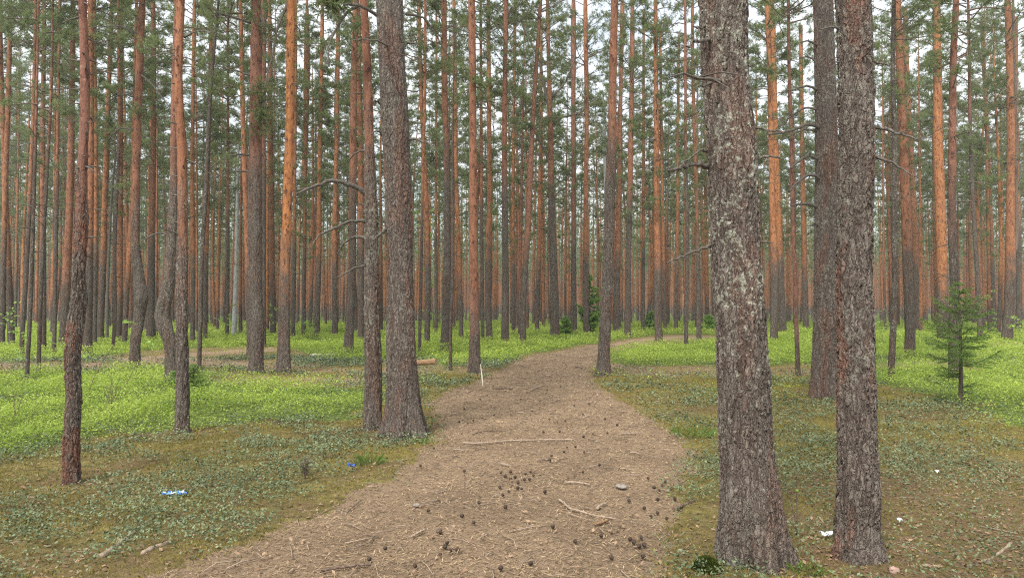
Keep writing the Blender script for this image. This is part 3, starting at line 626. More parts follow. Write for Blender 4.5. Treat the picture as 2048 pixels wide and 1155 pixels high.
# smaller surveyed pines: (label, points, zt_px, tone)
SMALL = [
 ("orange pine close behind the slim reddish-brown pine at far left", [(174, 706, 19), (181, 400, 14), (184, 0, 10)], 500, .45),
 ("narrower orange pine peeking out right of the slim reddish-brown pine", [(188, 690, 10), (192, 400, 9), (190, 0, 7)], 480, .6),
 ("dark red pine at the very left edge of view", [(3, 695, 12), (6, 400, 10), (12, 0, 8)], 480, .4),
 ("orange pine second from the left edge of view", [(22, 693, 14), (18, 500, 12), (13, 300, 10), (12, 0, 8)], 520, .5),
 ("dark pine leaning right, third from the left edge of view", [(43, 708, 9), (50, 560, 9), (58, 400, 8), (64, 0, 6)], 420, .3),
 ("thin dark stem rising from the old track at far left", [(54, 757, 8), (58, 680, 8), (62, 600, 8), (70, 400, 7), (78, 150, 5), (80, 0, 4)], 300, .2),
 ("thin leaning stem just left of the orange-topped far-left pines", [(77, 747, 8), (80, 650, 8), (84, 560, 8), (90, 400, 7), (104, 150, 5), (110, 0, 4)], 300, .2),
 ("grey-footed pine behind the two thin stems at far left", [(86, 700, 12), (88, 560, 11), (92, 300, 9), (95, 0, 7)], 500, .3),
 ("slim dark pine left of the knobbly near pine, in bilberry", [(108, 706, 8), (110, 500, 8), (113, 200, 6), (115, 0, 5)], 380, .3),
 ("dark-trunked pine half hidden by the knobbly near pine", [(127, 690, 17), (133, 560, 16), (139, 400, 14), (144, 150, 11), (146, 0, 9)], 560, .3),
 ("orange pine right of the dead hollow-trunked pine, left of red bent pine", [(236, 681, 17), (239, 560, 14), (238, 450, 12), (240, 300, 11), (241, 0, 8)], 590, .45),
 ("orange pine midway between knobbly near pine and red bent pine", [(200, 682, 14), (204, 560, 12), (207, 400, 11), (213, 200, 9), (216, 0, 7)], 520, .65),
 ("short-footed thin dark pine left of the red bent pine", [(226, 703, 7), (230, 640, 7), (233, 500, 7), (240, 300, 6), (243, 0, 5)], 300, .3),
 ("orange-topped pine touching the red bent pine's left side", [(249, 696, 10), (252, 600, 10), (258, 450, 9), (264, 200, 7), (266, 0, 6)], 560, .6),
 ("broad grey pine between red bent pine and crooked pine", [(302, 680, 17), (303, 560, 15), (306, 450, 12), (310, 300, 10), (312, 0, 8)], 490, .3),
 ("orange pine right behind the straight slender pine", [(385, 682, 9), (386, 560, 9), (384, 450, 9), (386, 200, 7), (388, 0, 6)], 540, .6),
 ("orange pine first to the right of the thin bending pine", [(410, 680, 9), (412, 560, 9), (416, 400, 9), (421, 200, 7), (425, 0, 6)], 520, .6),
 ("slender dark pine just left of the bare grey snag", [(454, 677, 8), (456, 560, 7), (457, 400, 6), (458, 200, 5), (459, 0, 4)], 430, .4),
 ("red pine peering out at the bulged pine's left side", [(500, 709, 14), (495, 500, 12), (487, 300, 10), (480, 0, 8)], 540, .5),
 ("dark red pine hugging the bulged pine's right side", [(525, 692, 13), (526, 400, 12), (527, 200, 11), (528, 0, 10)], 350, .1),
 ("reddish pine right behind the vivid orange pine's left side", [(546, 673, 12), (545, 500, 11), (543, 300, 9), (541, 0, 7)], 560, .4),
 ("dark thin pine right behind the vivid orange pine's right side", [(586, 676, 9), (588, 560, 8), (590, 400, 7), (592, 0, 5)], 480, .5),
 ("orange pine with pale leafy sapling at its foot", [(634, 675, 12), (636, 560, 11), (637, 400, 10), (640, 200, 8), (642, 0, 7)], 520, .65),
 ("slim orange pine second right of the vivid orange pine", [(607, 673, 9), (608, 560, 8), (609, 400, 7), (612, 0, 5)], 500, .5),
 ("dark-footed orange pine left of the red-topped pine", [(670, 675, 12), (668, 500, 11), (671, 300, 9), (674, 0, 7)], 540, .55),
 ("red pine squeezed between the red-topped pine and the close pair", [(722, 687, 14), (722, 560, 13), (722, 400, 12), (720, 200, 11), (716, 0, 9)], 480, .4),
 ("thin dark pine just right of the stout furrowed pine", [(839, 708, 7), (842, 560, 7), (845, 400, 6), (850, 200, 6), (851, 0, 5)], 440, .5),
 ("grey-footed pine near the fallen log, orange above", [(854, 691, 12), (856, 560, 11), (852, 400, 10), (843, 200, 8), (838, 0, 7)], 500, .5),
 ("thin pine beside bright birch leaves near the fallen log", [(872, 668, 7), (872, 450, 6), (873, 200, 5), (873, 0, 4)], 460, .5),
 ("orange pine behind the thin stem, left of the cracked pine", [(922, 676, 9), (920, 560, 9), (914, 400, 8), (908, 0, 6)], 560, .6),
 ("dark thin pine hidden at the cracked pine's right side", [(965, 682, 8), (964, 500, 7), (963, 300, 6), (962, 0, 5)], 420, .4),
 ("thin orange pine right of the dark straight pine in centre", [(1027, 668, 8), (1026, 450, 7), (1028, 200, 6), (1030, 0, 5)], 520, .6),
 ("orange pine right of the leaning pinkish pine", [(1074, 666, 9), (1078, 500, 9), (1081, 300, 7), (1083, 0, 6)], 540, .65),
 ("dark pine almost hidden behind the path-edge pine", [(1232, 666, 13), (1234, 560, 12), (1237, 400, 10), (1241, 150, 8), (1243, 0, 7)], 520, .4),
 ("slim orange pine at the right shoulder of the far path-end pine", [(1330, 663, 7), (1326, 450, 7), (1322, 200, 6), (1320, 0, 5)], 540, .7),
 ("dark-footed slim pine left of the path-end pine", [(1286, 663, 8), (1286, 450, 7), (1285, 200, 6), (1284, 0, 5)], 500, .5),
 ("slim brown pine right of the path-end pine", [(1352, 663, 8), (1354, 450, 7), (1355, 200, 6), (1356, 0, 5)], 520, .5),
 ("dark pine beside the thick limb-bearing pine, right of pale slim pine", [(1612, 659, 11), (1608, 500, 10), (1604, 300, 9), (1600, 0, 8)], 540, .6),
 ("reddish orange pine behind the brown-orange pine's right side", [(1837, 664, 14), (1834, 560, 13), (1830, 450, 13), (1823, 300, 11), (1816, 150, 10), (1812, 0, 9)], 520, .4),
 ("dark grey slim pine right of the spruce sapling", [(1960, 682, 10), (1957, 560, 9), (1952, 450, 8), (1946, 300, 7), (1945, 0, 5)], 250, .1),
 ("red-orange pine left of the twin-stemmed pine", [(1988, 660, 10), (1983, 500, 9), (1977, 300, 8), (1968, 100, 7), (1963, 0, 6)], 520, .45),
 ("dark pine at the right edge beyond the twin-stemmed pine", [(2038, 666, 11), (2038, 500, 10), (2036, 300, 8), (2034, 0, 6)], 450, .3),
]
for lab, pts, zp, tn in SMALL:
    pine(lab, pts, zt_px=zp, tone=tn, lich=.15, H=random.uniform(19, 22.5), twigs=54, lmax=1.8)

# ---- dead limbs as surveyed
for pts, a, b_, dy in [
    ([(736, 388), (715, 376), (690, 366), (660, 362), (640, 368), (615, 378), (592, 388)], 11, 4, -.5),
    ([(732, 443), (705, 442), (680, 450), (655, 462), (640, 470), (625, 487)], 7, 3, -.3),
    ([(733, 474), (710, 474), (695, 480), (682, 495), (674, 512)], 7, 2, .2),
    ([(735, 532), (712, 535), (690, 545), (668, 557)], 5, 2, -.2), ([(735, 300), (720, 302), (705, 312), (695, 325)], 5, 2, .2),
    ([(733, 409), (712, 408), (695, 417), (672, 424)], 3, 1.5, .3)]: branch(mate_l, pts, a, b_, dy)
for pts, a, b_, dy in [
    ([(772, 458), (758, 468), (746, 479)], 6, 3, -.3), ([(815, 278), (840, 281), (858, 288), (873, 303)], 6, 1.5, -.3),
    ([(762, 36), (738, 20), (712, 10), (690, 9)], 8, 4, -.4), ([(716, 11), (692, 28), (668, 66), (657, 100), (657, 132)], 6, 3, -.3),
    ([(812, 28), (845, 36), (872, 72), (900, 118)], 5, 2, .4), ([(768, 272), (754, 262), (741, 267)], 5, 2, -.2),
    ([(765, 218), (757, 206), (748, 200)], 5, 3, -.15), ([(815, 85), (830, 88), (838, 92)], 5, 3, -.1)]: branch(big_l, pts, a, b_, dy)
for pts, a, b_, dy in [
    ([(1444, 89), (1420, 82), (1400, 80), (1385, 86), (1373, 93)], 10, 4, -.3), ([(1430, 163), (1412, 168), (1396, 175)], 6, 3, -.2),
    ([(1415, 302), (1397, 303), (1380, 317), (1362, 328)], 5, 2, -.2), ([(1418, 331), (1390, 330), (1368, 334), (1350, 335), (1334, 343)], 9, 5, -.3),
    ([(1421, 491), (1400, 497), (1380, 507), (1355, 518), (1338, 523)], 6, 3, -.2), ([(1505, 256), (1535, 258), (1565, 264)], 5, 3, -.2),
    ([(1510, 319), (1535, 312), (1553, 314), (1563, 320)], 5, 3, -.1), ([(1412, 53), (1400, 55), (1388, 54)], 5, 3, -.1)]: branch(big_r, pts, a, b_, dy)
for pts, a, b_, dy in [
    ([(1636, 92), (1615, 82), (1600, 85)], 5, 2, -.3), ([(1636, 126), (1618, 115), (1600, 116)], 5, 2, .2), ([(1638, 181), (1615, 172), (1595, 178), (1572, 181)], 6, 2, -.3),
    ([(1636, 219), (1610, 217), (1590, 228), (1575, 240), (1556, 254)], 5, 2, .3), ([(1645, 261), (1630, 250), (1610, 250), (1590, 258), (1560, 265), (1538, 269)], 9, 3, -.5),
    ([(1636, 262), (1605, 260), (1580, 272), (1562, 281)], 5, 2, .2), ([(1645, 327), (1630, 315), (1612, 313), (1595, 325), (1578, 340)], 8, 3, -.3),
    ([(1645, 367), (1632, 352), (1615, 350), (1600, 360), (1578, 382)], 8, 3, -.4), ([(1637, 413), (1615, 408), (1600, 408), (1581, 411)], 7, 4, -.2), ([(1645, 455), (1630, 448), (1618, 452)], 5, 2, -.2)]: branch(behind_r, pts, a, b_, dy, 3)
for pts, a, b_, dy in [
    ([(1742, 251), (1775, 260), (1805, 268), (1838, 278)], 7, 3, -.25), ([(1742, 312), (1770, 320), (1800, 335), (1830, 356)], 7, 2, -.25), ([(1744, 121), (1765, 128), (1780, 131)], 5, 3, -.1)]: branch(mate_r, pts, a, b_, dy)
for pts, a, b_, dy in [
    ([(1102, 352), (1094, 310), (1078, 280), (1066, 258)], 7, 3, -.6), ([(1100, 218), (1088, 170), (1078, 120), (1058, 78), (1040, 40)], 7, 3, .6), ([(1102, 195), (1128, 168), (1145, 130), (1153, 92)], 5, 2, .5),
    ([(1104, 248), (1125, 235), (1150, 229), (1178, 228)], 4, 2, -.4), ([(1106, 400), (1116, 385), (1136, 371)], 4, 2, .3), ([(1102, 385), (1085, 366), (1065, 362), (1040, 371)], 4, 2, -.5), ([(1106, 480), (1095, 462), (1078, 455)], 4, 2, -.5)]: branch(forked, pts, a, b_, dy)
for pts, a, b_, dy in [
    ([(270, 193), (240, 190), (222, 200), (207, 212)], 4, 2, -.3), ([(268, 259), (240, 258), (226, 268), (214, 284)], 4, 2, .3), ([(277, 145), (300, 165), (325, 195), (348, 232)], 4, 2, -.5),
    ([(281, 70), (250, 55), (222, 52), (185, 55)], 4, 2, .5)]: branch(red_l, pts, a, b_, dy)
for pts, a, b_, dy in [
    ([(502, 46), (470, 36), (435, 25)], 4, 2, -.5), ([(502, 150), (462, 140), (420, 128)], 4, 2, .5), ([(502, 310), (465, 310), (440, 320), (420, 336)], 4, 2, -.5), ([(502, 343), (470, 343), (440, 350), (426, 356)], 4, 2, .4),
    ([(520, 30), (540, 90), (552, 150), (560, 205)], 3, 1.5, -.5)]: branch(bulge, pts, a, b_, dy)
branch(vivid, [(578, 4), (558, 48), (545, 108), (535, 148), (529, 178)], 6, 2, -.7, 3)
branch(vivid, [(592, 70), (612, 90), (628, 75)], 3, 1.5, .5)
branch(crook, [(338, 470), (315, 466), (300, 472), (284, 481)], 4, 2, -.3)
branch(straight_l, [(369, 75), (395, 62), (430, 66)], 3, 1.5, -.3); branch(straight_l, [(355, 110), (320, 108), (292, 122)], 3, 1.5, .3)
branch(fork_r, [(2021, 522), (2028, 505), (2032, 400), (2031, 250), (2029, 120), (2026, 0)], 8, 5, .3, 0, M_TWIG)
spray(bulge, [(512, 150), (520, 185), (528, 225), (524, 262)], 70, .12, .2)
spray(vivid, [(540, 150), (528, 200), (515, 240)], 50, .12, .18)
spray(crack, [(948, 150), (962, 163), (985, 170)], 45, .12, .2)
spray(big_l, [(700, 10), (680, 6), (655, 4)], 50, .10, .12)
spray(mid1, [(893, 250), (925, 235), (950, 240)], 40, .14, .3)

# ------------------------------------------------------------------ pines further back: each still a tree of its own
def far_trunk(seed):
    r = np.random.default_rng(seed); zs = np.concatenate([[-.2, 0, .25, .6], np.linspace(1.2, 20, 26)])
    C = np.zeros((len(zs), 3)); C[:, 2] = zs; k1, k2 = r.uniform(1, 2.2, 2); a1, a2 = r.normal(0, .16, 2)
    C[:, 0] = a1 * np.sin(zs / 20 * k1 * 3) + r.normal(0, .018) * zs; C[:, 1] = a2 * np.sin(zs / 20 * k2 * 3)
    R = np.interp(zs, [-.2, 0, .6, 4, 10, 16, 20], [.155, .15, .135, .118, .088, .05, .012])
    b = trunk_rings(C, R, 9, r, flare=.3); add_twigs(b, C, R, r, 70, 2.5, 13, 1.9, stub=.3)
    return b.mesh("trunk", [M_BARK, M_DEADWOOD]), C
FAR_TR = [far_trunk(300 + i) for i in range(9)]
LANDMARKS = [(3, "the dark left-edge pine"), (145, "the knobbly near-left pine"), (270, "the red swollen-bend pine"), (342, "the crooked-kneed pine"), (398, "the thin bending pine"), (470, "the bare grey snag"),
             (512, "the dark-bulged pine"), (567, "the vivid orange pine"), (634, "the leafy-footed pine"), (700, "the red-topped pine"), (800, "the stout furrowed pine"), (890, "the dark flared-foot pine"), (948, "the cracked reddish pine"),
             (1010, "the straight centre pine"), (1046, "the leaning pinkish pine"), (1108, "the steep-limbed pine"), (1172, "the spruce-skirted pine"), (1213, "the path-edge pine"), (1256, "the far-path root pine"), (1316, "the path-end pine"), (1374, "the thin dark pine"),
             (1480, "the massive lichen pine"), (1549, "the mounded-foot pine"), (1592, "the pale pinkish pine"), (1712, "the red-patched dark pine"), (1786, "the dark grey pine"), (1820, "the brown-orange pine"), (1906, "the spruce sapling's pine"), (1957, "the grey slim right pine"), (2016, "the twin-stemmed pine")]
ORD = ["first", "second", "third", "fourth", "fifth", "sixth", "seventh", "eighth", "ninth", "tenth", "eleventh", "twelfth", "thirteenth", "fourteenth", "fifteenth", "sixteenth"]
def place_far(nmax, d0, d1, md):
    """dart throwing in the wedge the camera sees, nearest first"""
    out = []; occ = [(x, y) for _, x, y in TREES]
    r = np.random.default_rng(77)
    cand = []
    while len(cand) < 9000:
        d = math.sqrt(r.uniform(d0 * d0, d1 * d1)); x = r.uniform(-.71, .71) * d
        cand.append((x, d))
    for x, y in cand:
        if len(out) >= nmax: break
        u, v = to_pixel(np.array([x]), np.array([y]))
        if 1180 < u[0] < 1470 and v[0] > 659 and (abs(v[0] - 676) < 12): continue            # the path
        if all((x - a) ** 2 + (y - b) ** 2 > md * md for a, b in occ): out.append((x, y)); occ.append((x, y))
    return out
N_IND = 296 - len(TREES)
far_all = place_far(3000, 41, 118, 2.9)
far_all.sort(key=lambda p: p[1])
far_ind, far_rest = far_all[:N_IND], far_all[N_IND:]
D_SPLIT = far_ind[-1][1]
info = []
for x, y in far_ind:
    u = float(to_pixel(np.array([x]), np.array([y]))[0][0]); w = random.choice([.62, .72, .82, .95, 1.1, 1.25])
    tn = min(1, max(0, random.gauss(.55, .22))); info.append([u, x, y, w, tn])
info.sort(key=lambda t: t[0])
cnt = {}
for u, x, y, w, tn in info:
    if u < LANDMARKS[0][0]: name, side = LANDMARKS[0][1], "left"
    else: name, side = [l[1] for l in LANDMARKS if l[0] <= u][-1], "right"
    cnt[(name, side)] = cnt.get((name, side), 0) + 1
    k = cnt[(name, side)]
    o_ = ORD[min(k, 16) - 1]
    lab = f"{'stout' if w > 1.1 else 'slim' if w < .8 else 'tall'} {'bright' if tn > .7 else 'brownish' if tn < .35 else 'orange'} far pine, {o_} to the {side} of {name}"
    H = random.uniform(18.5, 22.5)
    t = thing("pine_tree", lab, "tree", (x, y, tz(x, y)), random.uniform(0, TAU), "pines of the distant stand")
    i = random.randrange(len(FAR_TR)); s = H / 20
    tr = bpy.data.objects.new("trunk", FAR_TR[i][0]); COL.objects.link(tr); tr.parent = t; tr.scale = (w * .97, w * .97, s)
    tr.color = (random.uniform(.8, 3.8) / 20, tn, random.uniform(0, .25), 1)
    cr = bpy.data.objects.new("crown", random.choice(CROWNS)); COL.objects.link(cr); cr.parent = t
    cr.location = (float(np.interp(15, FAR_TR[i][1][:, 2], FAR_TR[i][1][:, 0])) * w, float(np.interp(15, FAR_TR[i][1][:, 2], FAR_TR[i][1][:, 1])) * w, 0)
    cr.scale = (s * random.uniform(.9, 1.15),) * 2 + (s,); cr.rotation_euler = (0, 0, random.uniform(0, TAU))

# ------------------------------------------------------------------ the wood beyond, one mass
def build_far_wood():
    r = np.random.default_rng(9); b = MB()
    L = [(x, y) for x, y in far_rest]
    dmax = far_all[-1][1]
    for lo, hi, dens in ((dmax, 190, .04), (190, 420, .11)):
        n = int(.71 * (hi * hi - lo * lo) * dens)
        d = np.sqrt(r.uniform(lo * lo, hi * hi, n)); xx = r.uniform(-.72, .72, n) * d
        L += list(zip(xx, d))
    for x, y in L:
        H = r.uniform(17, 22.5); rb = r.uniform(.10, .17); mid = y < 130; z0 = H * r.uniform(.34, .55); z = 0.0
        lx, ly = r.normal(0, .25, 2)
        zs = np.array([-.3, 0, .5, 3, 7, 11, 15, H]) if mid else np.array([-.3, 0, 5, 12, H])
        C = np.stack([x + lx * (zs / 20) ** 1.5 * (zs > 0), y + ly * zs / 20, zs], 1) if False else np.stack([x + lx * np.maximum(zs, 0) / 20, y + ly * np.maximum(zs, 0) / 20, zs], 1)
        R = rb * np.interp(zs / H, [-.1, 0, .03, .3, .6, 1], [1.2, 1.15, 1, .85, .62, .08])
        b.tube(C, R, 6 if mid else 5, 0, None, False)
        if mid:
            n = 300; sz, wd = .28, .07; add_t = 14
        elif y < 190: n, sz, wd, add_t = 150, .40, .12, 0
        else: n, sz, wd, add_t = 34 * (r.uniform() < .5), .7, .25, 0
        if n == 0: continue
        t = r.uniform(0, 1, n) ** 1.1; zz = z0 + (H - z0) * t; w = 1.75 * (.35 + .9 * (1 - t) ** .7) * np.where(t < .2, .5 + 2.5 * t, 1)
        nb = 16; a = (r.integers(0, nb, n) + r.normal(0, .18, n)) * TAU / nb * 1.618; rr = w * r.uniform(.15, 1, n) ** .6
        P = np.stack([x + lx * .8 + np.cos(a) * rr, y + np.sin(a) * rr, zz + rr * .18], 1)
        D = np.stack([np.cos(a) * .5, np.sin(a) * .5, np.full(n, .3)], 1)
        needle_tufts(b, P, D, sz, wd, 3, 1, r, .8)
        for _ in range(add_t):
            q = r.uniform(3, 12); aa = r.uniform(0, TAU); LL = r.uniform(.3, 1.2); p0 = np.array([x, y, q]); p1 = p0 + [math.cos(aa) * LL, math.sin(aa) * LL, r.uniform(-.3, .2)]
            b.tube(np.array([p0, p1]), [.02, .012], 3, 2, None, False)
    o = b.build("far_pine_wood", [M_BARK, M_NEEDLE_FAR, M_DEADWOOD]); o["kind"] = "stuff"
    o.color = (1.6 / 20, .65, .0, .2)
    tag(o, "mass of distant orange-trunked pines closing the view", "pine wood")
build_far_wood()

# ------------------------------------------------------------------ the air between the trunks
def build_haze():
    N = NT("pale_air"); N.t.nodes.new('ShaderNodeVolumePrincipled'); v = N.t.nodes[-1]
    v.inputs['Color'].default_value = (.94, .93, .82, 1); v.inputs['Density'].default_value = HAZE; v.inputs['Anisotropy'].default_value = .2
    N.t.links.new(v.outputs[0], N.out.inputs['Volume'])
    b = MB(); X, Y0, Y1, Z0, Z1 = 900, -20, 920, -1.5, 26
    b.add([(x, y, z) for z in (Z0, Z1) for y in (Y0, Y1) for x in (-X, X)], [(0, 2, 3, 1), (4, 5, 7, 6), (0, 1, 5, 4), (2, 6, 7, 3), (0, 4, 6, 2), (1, 3, 7, 5)])
    o = b.build("haze", N.m, smooth=False); o["kind"] = "stuff"; tag(o, "thin pale air softening the distant trunks", "haze")
HAZE = .0010
build_haze()

# ------------------------------------------------------------------ bare grey snags
def snag(label, pts, mat=None):
    gx, gy = ground_at(pts[0][0], pts[0][1]); gz = tz(gx, gy); r = np.random.default_rng(int(pts[0][0]))
    root = thing("dead_snag", label, "dead tree", (gx, gy, gz))
    K = np.array([[*(at_depth(u, v, gy) - [gx, gy, 0]), w / 2 / F * gy] for u, v, w in pts]); K[0, 2] = -.1
    S = spline(K, 40); b = MB(); b.tube(S[:, :3], S[:, 3] * (1 + r.normal(0, .06, 40)), 9)
    b.build("trunk", mat or M_SNAG, root)
    for _ in range(7):
        i = int(r.integers(10, 38)); a = r.uniform(0, TAU); L = r.uniform(.15, .7); c = S[i, :3]; q = MB()
        d = np.array([math.cos(a), math.sin(a), r.uniform(-.2, .7)])
        q.tube(np.array([c, c + d * L * .5, c + d * L + [0, 0, .1 * L]]), [.02, .013, .006], 5); q.build("dead_branch", mat or M_SNAG, root)
snag("bare pale grey snag with no bark, left of the bulged pine", [(467, 673, 10), (470, 620, 10), (472, 560, 8), (474, 450, 7), (475, 360, 5), (477, 280, 3)])
snag("thin grey dead pine with bent tip left of the red bent pine", [(214, 683, 6), (215, 600, 6), (219, 480, 5), (225, 370, 4), (229, 290, 3), (224, 272, 2)], M_DEADWOOD)
snag("grey dead trunk behind the path-edge pine", [(1216, 664, 8), (1212, 400, 7), (1208, 250, 6), (1206, 185, 3)])

# ------------------------------------------------------------------ spruces
def spruce(label, u, v, height, width, seed, fresh=False, bare=.2, nwh=11, group=None):
    gx, gy = ground_at(u, v); root = thing("spruce_sapling", label, "spruce", (gx, gy, tz(gx, gy)), group=group)
    r = np.random.default_rng(seed); H = height; b = MB()
    zs = np.linspace(-.05, H, 14); b.tube(np.stack([np.sin(zs * 2) * .012 * H / 2, np.cos(zs * 1.3) * .01, zs], 1), np.interp(zs, [0, H], [.016 * H + .006, .004]), 8)
    b.build("trunk", M_SPRUCE_BARK, root)
    c = MB(); P, D = [], []
    for w in range(nwh):
        t = w / (nwh - 1); z0_ = H * (bare + (1 - bare) * (t ** .85) * .96)
        L0 = width / 2 * min(1, (1 - t) ** .75 + .10) * (.55 if w == 0 else 1)
        for k in range(int(r.integers(5, 8))):
            z = z0_ + r.normal(0, .045) * H * (1 - t); a = r.uniform(0, TAU); L = L0 * r.uniform(.5, 1.2); e0 = r.uniform(-.3, .3) + .6 * t
            n = 8; s = np.linspace(0, 1, n)
            pts = np.stack([np.cos(a) * s * L, np.sin(a) * s * L, z + np.sin(e0) * s * L + .22 * L * s ** 2.2 - .10 * L * s], 1)
            c.tube(pts, np.linspace(.007, .002, n), 4, 0, None, False)
            side = np.array([-math.sin(a), math.cos(a), 0]); rad = np.array([math.cos(a), math.sin(a), 0])
            for g in np.arange(.18, 1.0, .065 / max(L, .12)):
                p0 = np.array([np.interp(g, s, pts[:, i]) for i in range(3)])
                for sg in (-1, 1):
                    l2 = L * .42 * (1 - g) ** .6 * r.uniform(.6, 1.1) + .03
                    d = rad * .75 + side * sg * .8 + [0, 0, r.uniform(-.25, .12)]; d /= np.linalg.norm(d)
                    c.tube(np.array([p0, p0 + d * l2]), [.003, .0015], 3, 0, None, False)
                    m = max(2, int(l2 / .018)); q = np.linspace(.05, 1, m)[:, None]
                    P.append(p0 + d * l2 * q); D.append(np.repeat(d[None] * .9, m, 0))
            m = int(L / .02) + 2; q = np.linspace(.1, 1, m); P.append(np.stack([np.interp(q, s, pts[:, i]) for i in range(3)], 1)); D.append(np.repeat((rad * .7)[None], m, 0))
    needle_tufts(c, np.concatenate(P), np.concatenate(D), .036 * max(1, gy / 16), .0085 * max(1, gy / 14), 6, 1, r, .6)
    c.build("crown", [M_SPRUCE_BARK, M_SPRUCE_FRESH if fresh else M_SPRUCE], root)
spruce("dark spruce sapling with bare stem foot, right side by the berry patch", 1922, 809, 2.05, 1.3, 3, bare=.24, nwh=10)
spruce("bright green young spruce wrapped around the orange pine beyond the path", 1180, 672, 3.5, 1.7, 4, True, .1, 13)
spruce("small bright spruce right of the steep-limbed pine", 1131, 672, 1.1, .95, 5, True, .05, 8)
spruce("small bright spruce tuft beyond the far end of the path", 1301, 662, 1.3, 1.2, 6, True, .05, 8)
spruce("small green spruce tuft just left of the massive lichen pine", 1419, 664, 1.1, 1.2, 7, True, .05, 8)
spruce("knee-high dark spruce at the foot of the straight slender pine", 386, 800, .62, .62, 8, False, .05, 8)
spruce("small spruce seedling between the crooked pine and the straight slender pine", 349, 775, .36, .4, 9, True, .05, 7)

# ------------------------------------------------------------------ leafy saplings
def leaves(b, P, r, L, m=1):
    n = len(P); d = r.normal(0, 1, (n, 3)); d[:, 2] *= .35; d /= np.linalg.norm(d, axis=1, keepdims=True)
    nn = r.normal(0, .5, (n, 3)); nn[:, 2] += 1; s = np.cross(d, nn); s /= np.linalg.norm(s, axis=1, keepdims=True)
    l = L * r.uniform(.7, 1.3, (n, 1)); a = P; c = P + d * l * .5 + [0, 0, -.0]
    v = np.stack([a, c + s * l * .28, a + d * l, c - s * l * .28], 1).reshape(-1, 3); i = np.arange(n)[:, None] * 4
    b.add(v, np.concatenate([i, i + 1, i + 2, i + 3], 1), None, m, np.repeat(np.clip(r.normal(.5, .25, n), 0, 1), 4))
def sapling(label, u, v, H, seed, n=40, lean=(0, 0), leaf=.06, spread=.3, stems=1, name="birch_sapling", cat="sapling", ztop=.35, group=None):
    gx, gy = ground_at(u, v); root = thing(name, label, cat, (gx, gy, tz(gx, gy)), group=group); r = np.random.default_rng(seed)
    b, f = MB(), MB()
    for s_ in range(stems):
        k = np.linspace(0, 1, 9)
        lx, ly = lean[0] + r.normal(0, .12 * H), lean[1] + r.normal(0, .12 * H)
        P = np.stack([lx * k ** 1.5, ly * k ** 1.5, H * k * r.uniform(.75, 1)], 1) + r.normal(0, .012 * H, (9, 3)) * k[:, None]; P[0, 2] = -.04
        b.tube(P, np.linspace(.004 + .003 * H, .002, 9), 5)
        T = []
        for q in range(max(4, int(n / 5 / stems))):
            i = int(r.integers(int(9 * ztop), 9)); a = r.uniform(0, TAU); l = spread * r.uniform(.3, 1); d = np.array([math.cos(a), math.sin(a), r.uniform(0, .7)])
            b.tube(np.array([P[i], P[i] + d * l * .6, P[i] + d * l]), [.003, .002, .0015], 3); T += [P[i] + d * l * g for g in (.55, .75, .9, 1, 1)]
        if n: leaves(f, np.array(T)[:max(1, n // stems)] + r.normal(0, .02, (len(T[:max(1, n // stems)]), 3)), r, leaf)
    b.build("stem", M_TWIG, root)
    if n: f.build("foliage", [M_YOUNG, M_YOUNG], root)
sapling("leafy young birch at the left edge, tall and pale green", 17, 700, 2.3, 1, 90, leaf=.11, spread=.35)
sapling("small leafy sapling at the foot of the thin far-left stem", 46, 742, .95, 2, 40, leaf=.09, spread=.28)
sapling("leafy sapling in bilberry left of the knobbly near pine", 108, 720, .75, 3, 40, leaf=.09, spread=.3)
sapling("arched bare sapling with one leaf tuft, beside the knobbly near pine", 176, 792, 1.35, 4, 10, (.75, .3), .10, .10, ztop=.9)
sapling("thin leaning sapling between the knobbly pine and the red bent pine", 243, 795, 1.0, 14, 8, (.42, .2), .09, .12, ztop=.85)
sapling("leaf-tipped sapling touching the left track by the knobbly pine", 168, 735, .35, 5, 16, leaf=.10, spread=.2)
sapling("pale leafy sapling among trunks left of the bare grey snag", 445, 678, 2.0, 6, 50, leaf=.14, spread=.5)
sapling("pale leafy sapling right of the bulged pine", 543, 682, 2.1, 7, 40, leaf=.13, spread=.4)
sapling("bushy pale sapling at the foot of the leafy-footed pine", 626, 676, 1.1, 8, 70, leaf=.17, spread=.5)
sapling("tall bright birch behind the log, glowing yellow-green", 868, 662, 9.0, 9, 420, leaf=.22, spread=1.1, ztop=.15)
sapling("narrow pale sapling beside the slim dark grey pine", 1766, 690, 1.7, 10, 44, leaf=.12, spread=.35)
sapling("pale leafy sapling left of the twin-stemmed pine", 1990, 668, 2.7, 11, 60, leaf=.16, spread=.5)
sapling("yellow-green sapling at the right edge beside the twin-stemmed pine", 2040, 685, 1.3, 12, 60, leaf=.15, spread=.45)
sapling("single stemmed seedling with top leaves, right of the spruce sapling", 2027, 733, .75, 13, 24, leaf=.09, spread=.16, ztop=.8)
sapling("bare twiggy shrub in the bilberry right of the knobbly near pine", 222, 838, .62, 15, 14, leaf=.05, spread=.16, stems=7, name="twiggy_shrub", cat="shrub")
sapling("bare twiggy shrub at the left edge of the bilberry patch", 30, 845, .55, 16, 8, leaf=.05, spread=.15, stems=4, name="twiggy_shrub", cat="shrub")
sapling("bare brown twig bush on moss left of the path", 610, 965, .22, 17, 0, spread=.1, stems=14, name="twiggy_shrub", cat="shrub")
sapling("tall thin bare twig between the two foreground right pines", 1594, 1070, .62, 18, 4, leaf=.03, spread=.1, stems=2, name="twiggy_shrub", cat="shrub", ztop=.6)

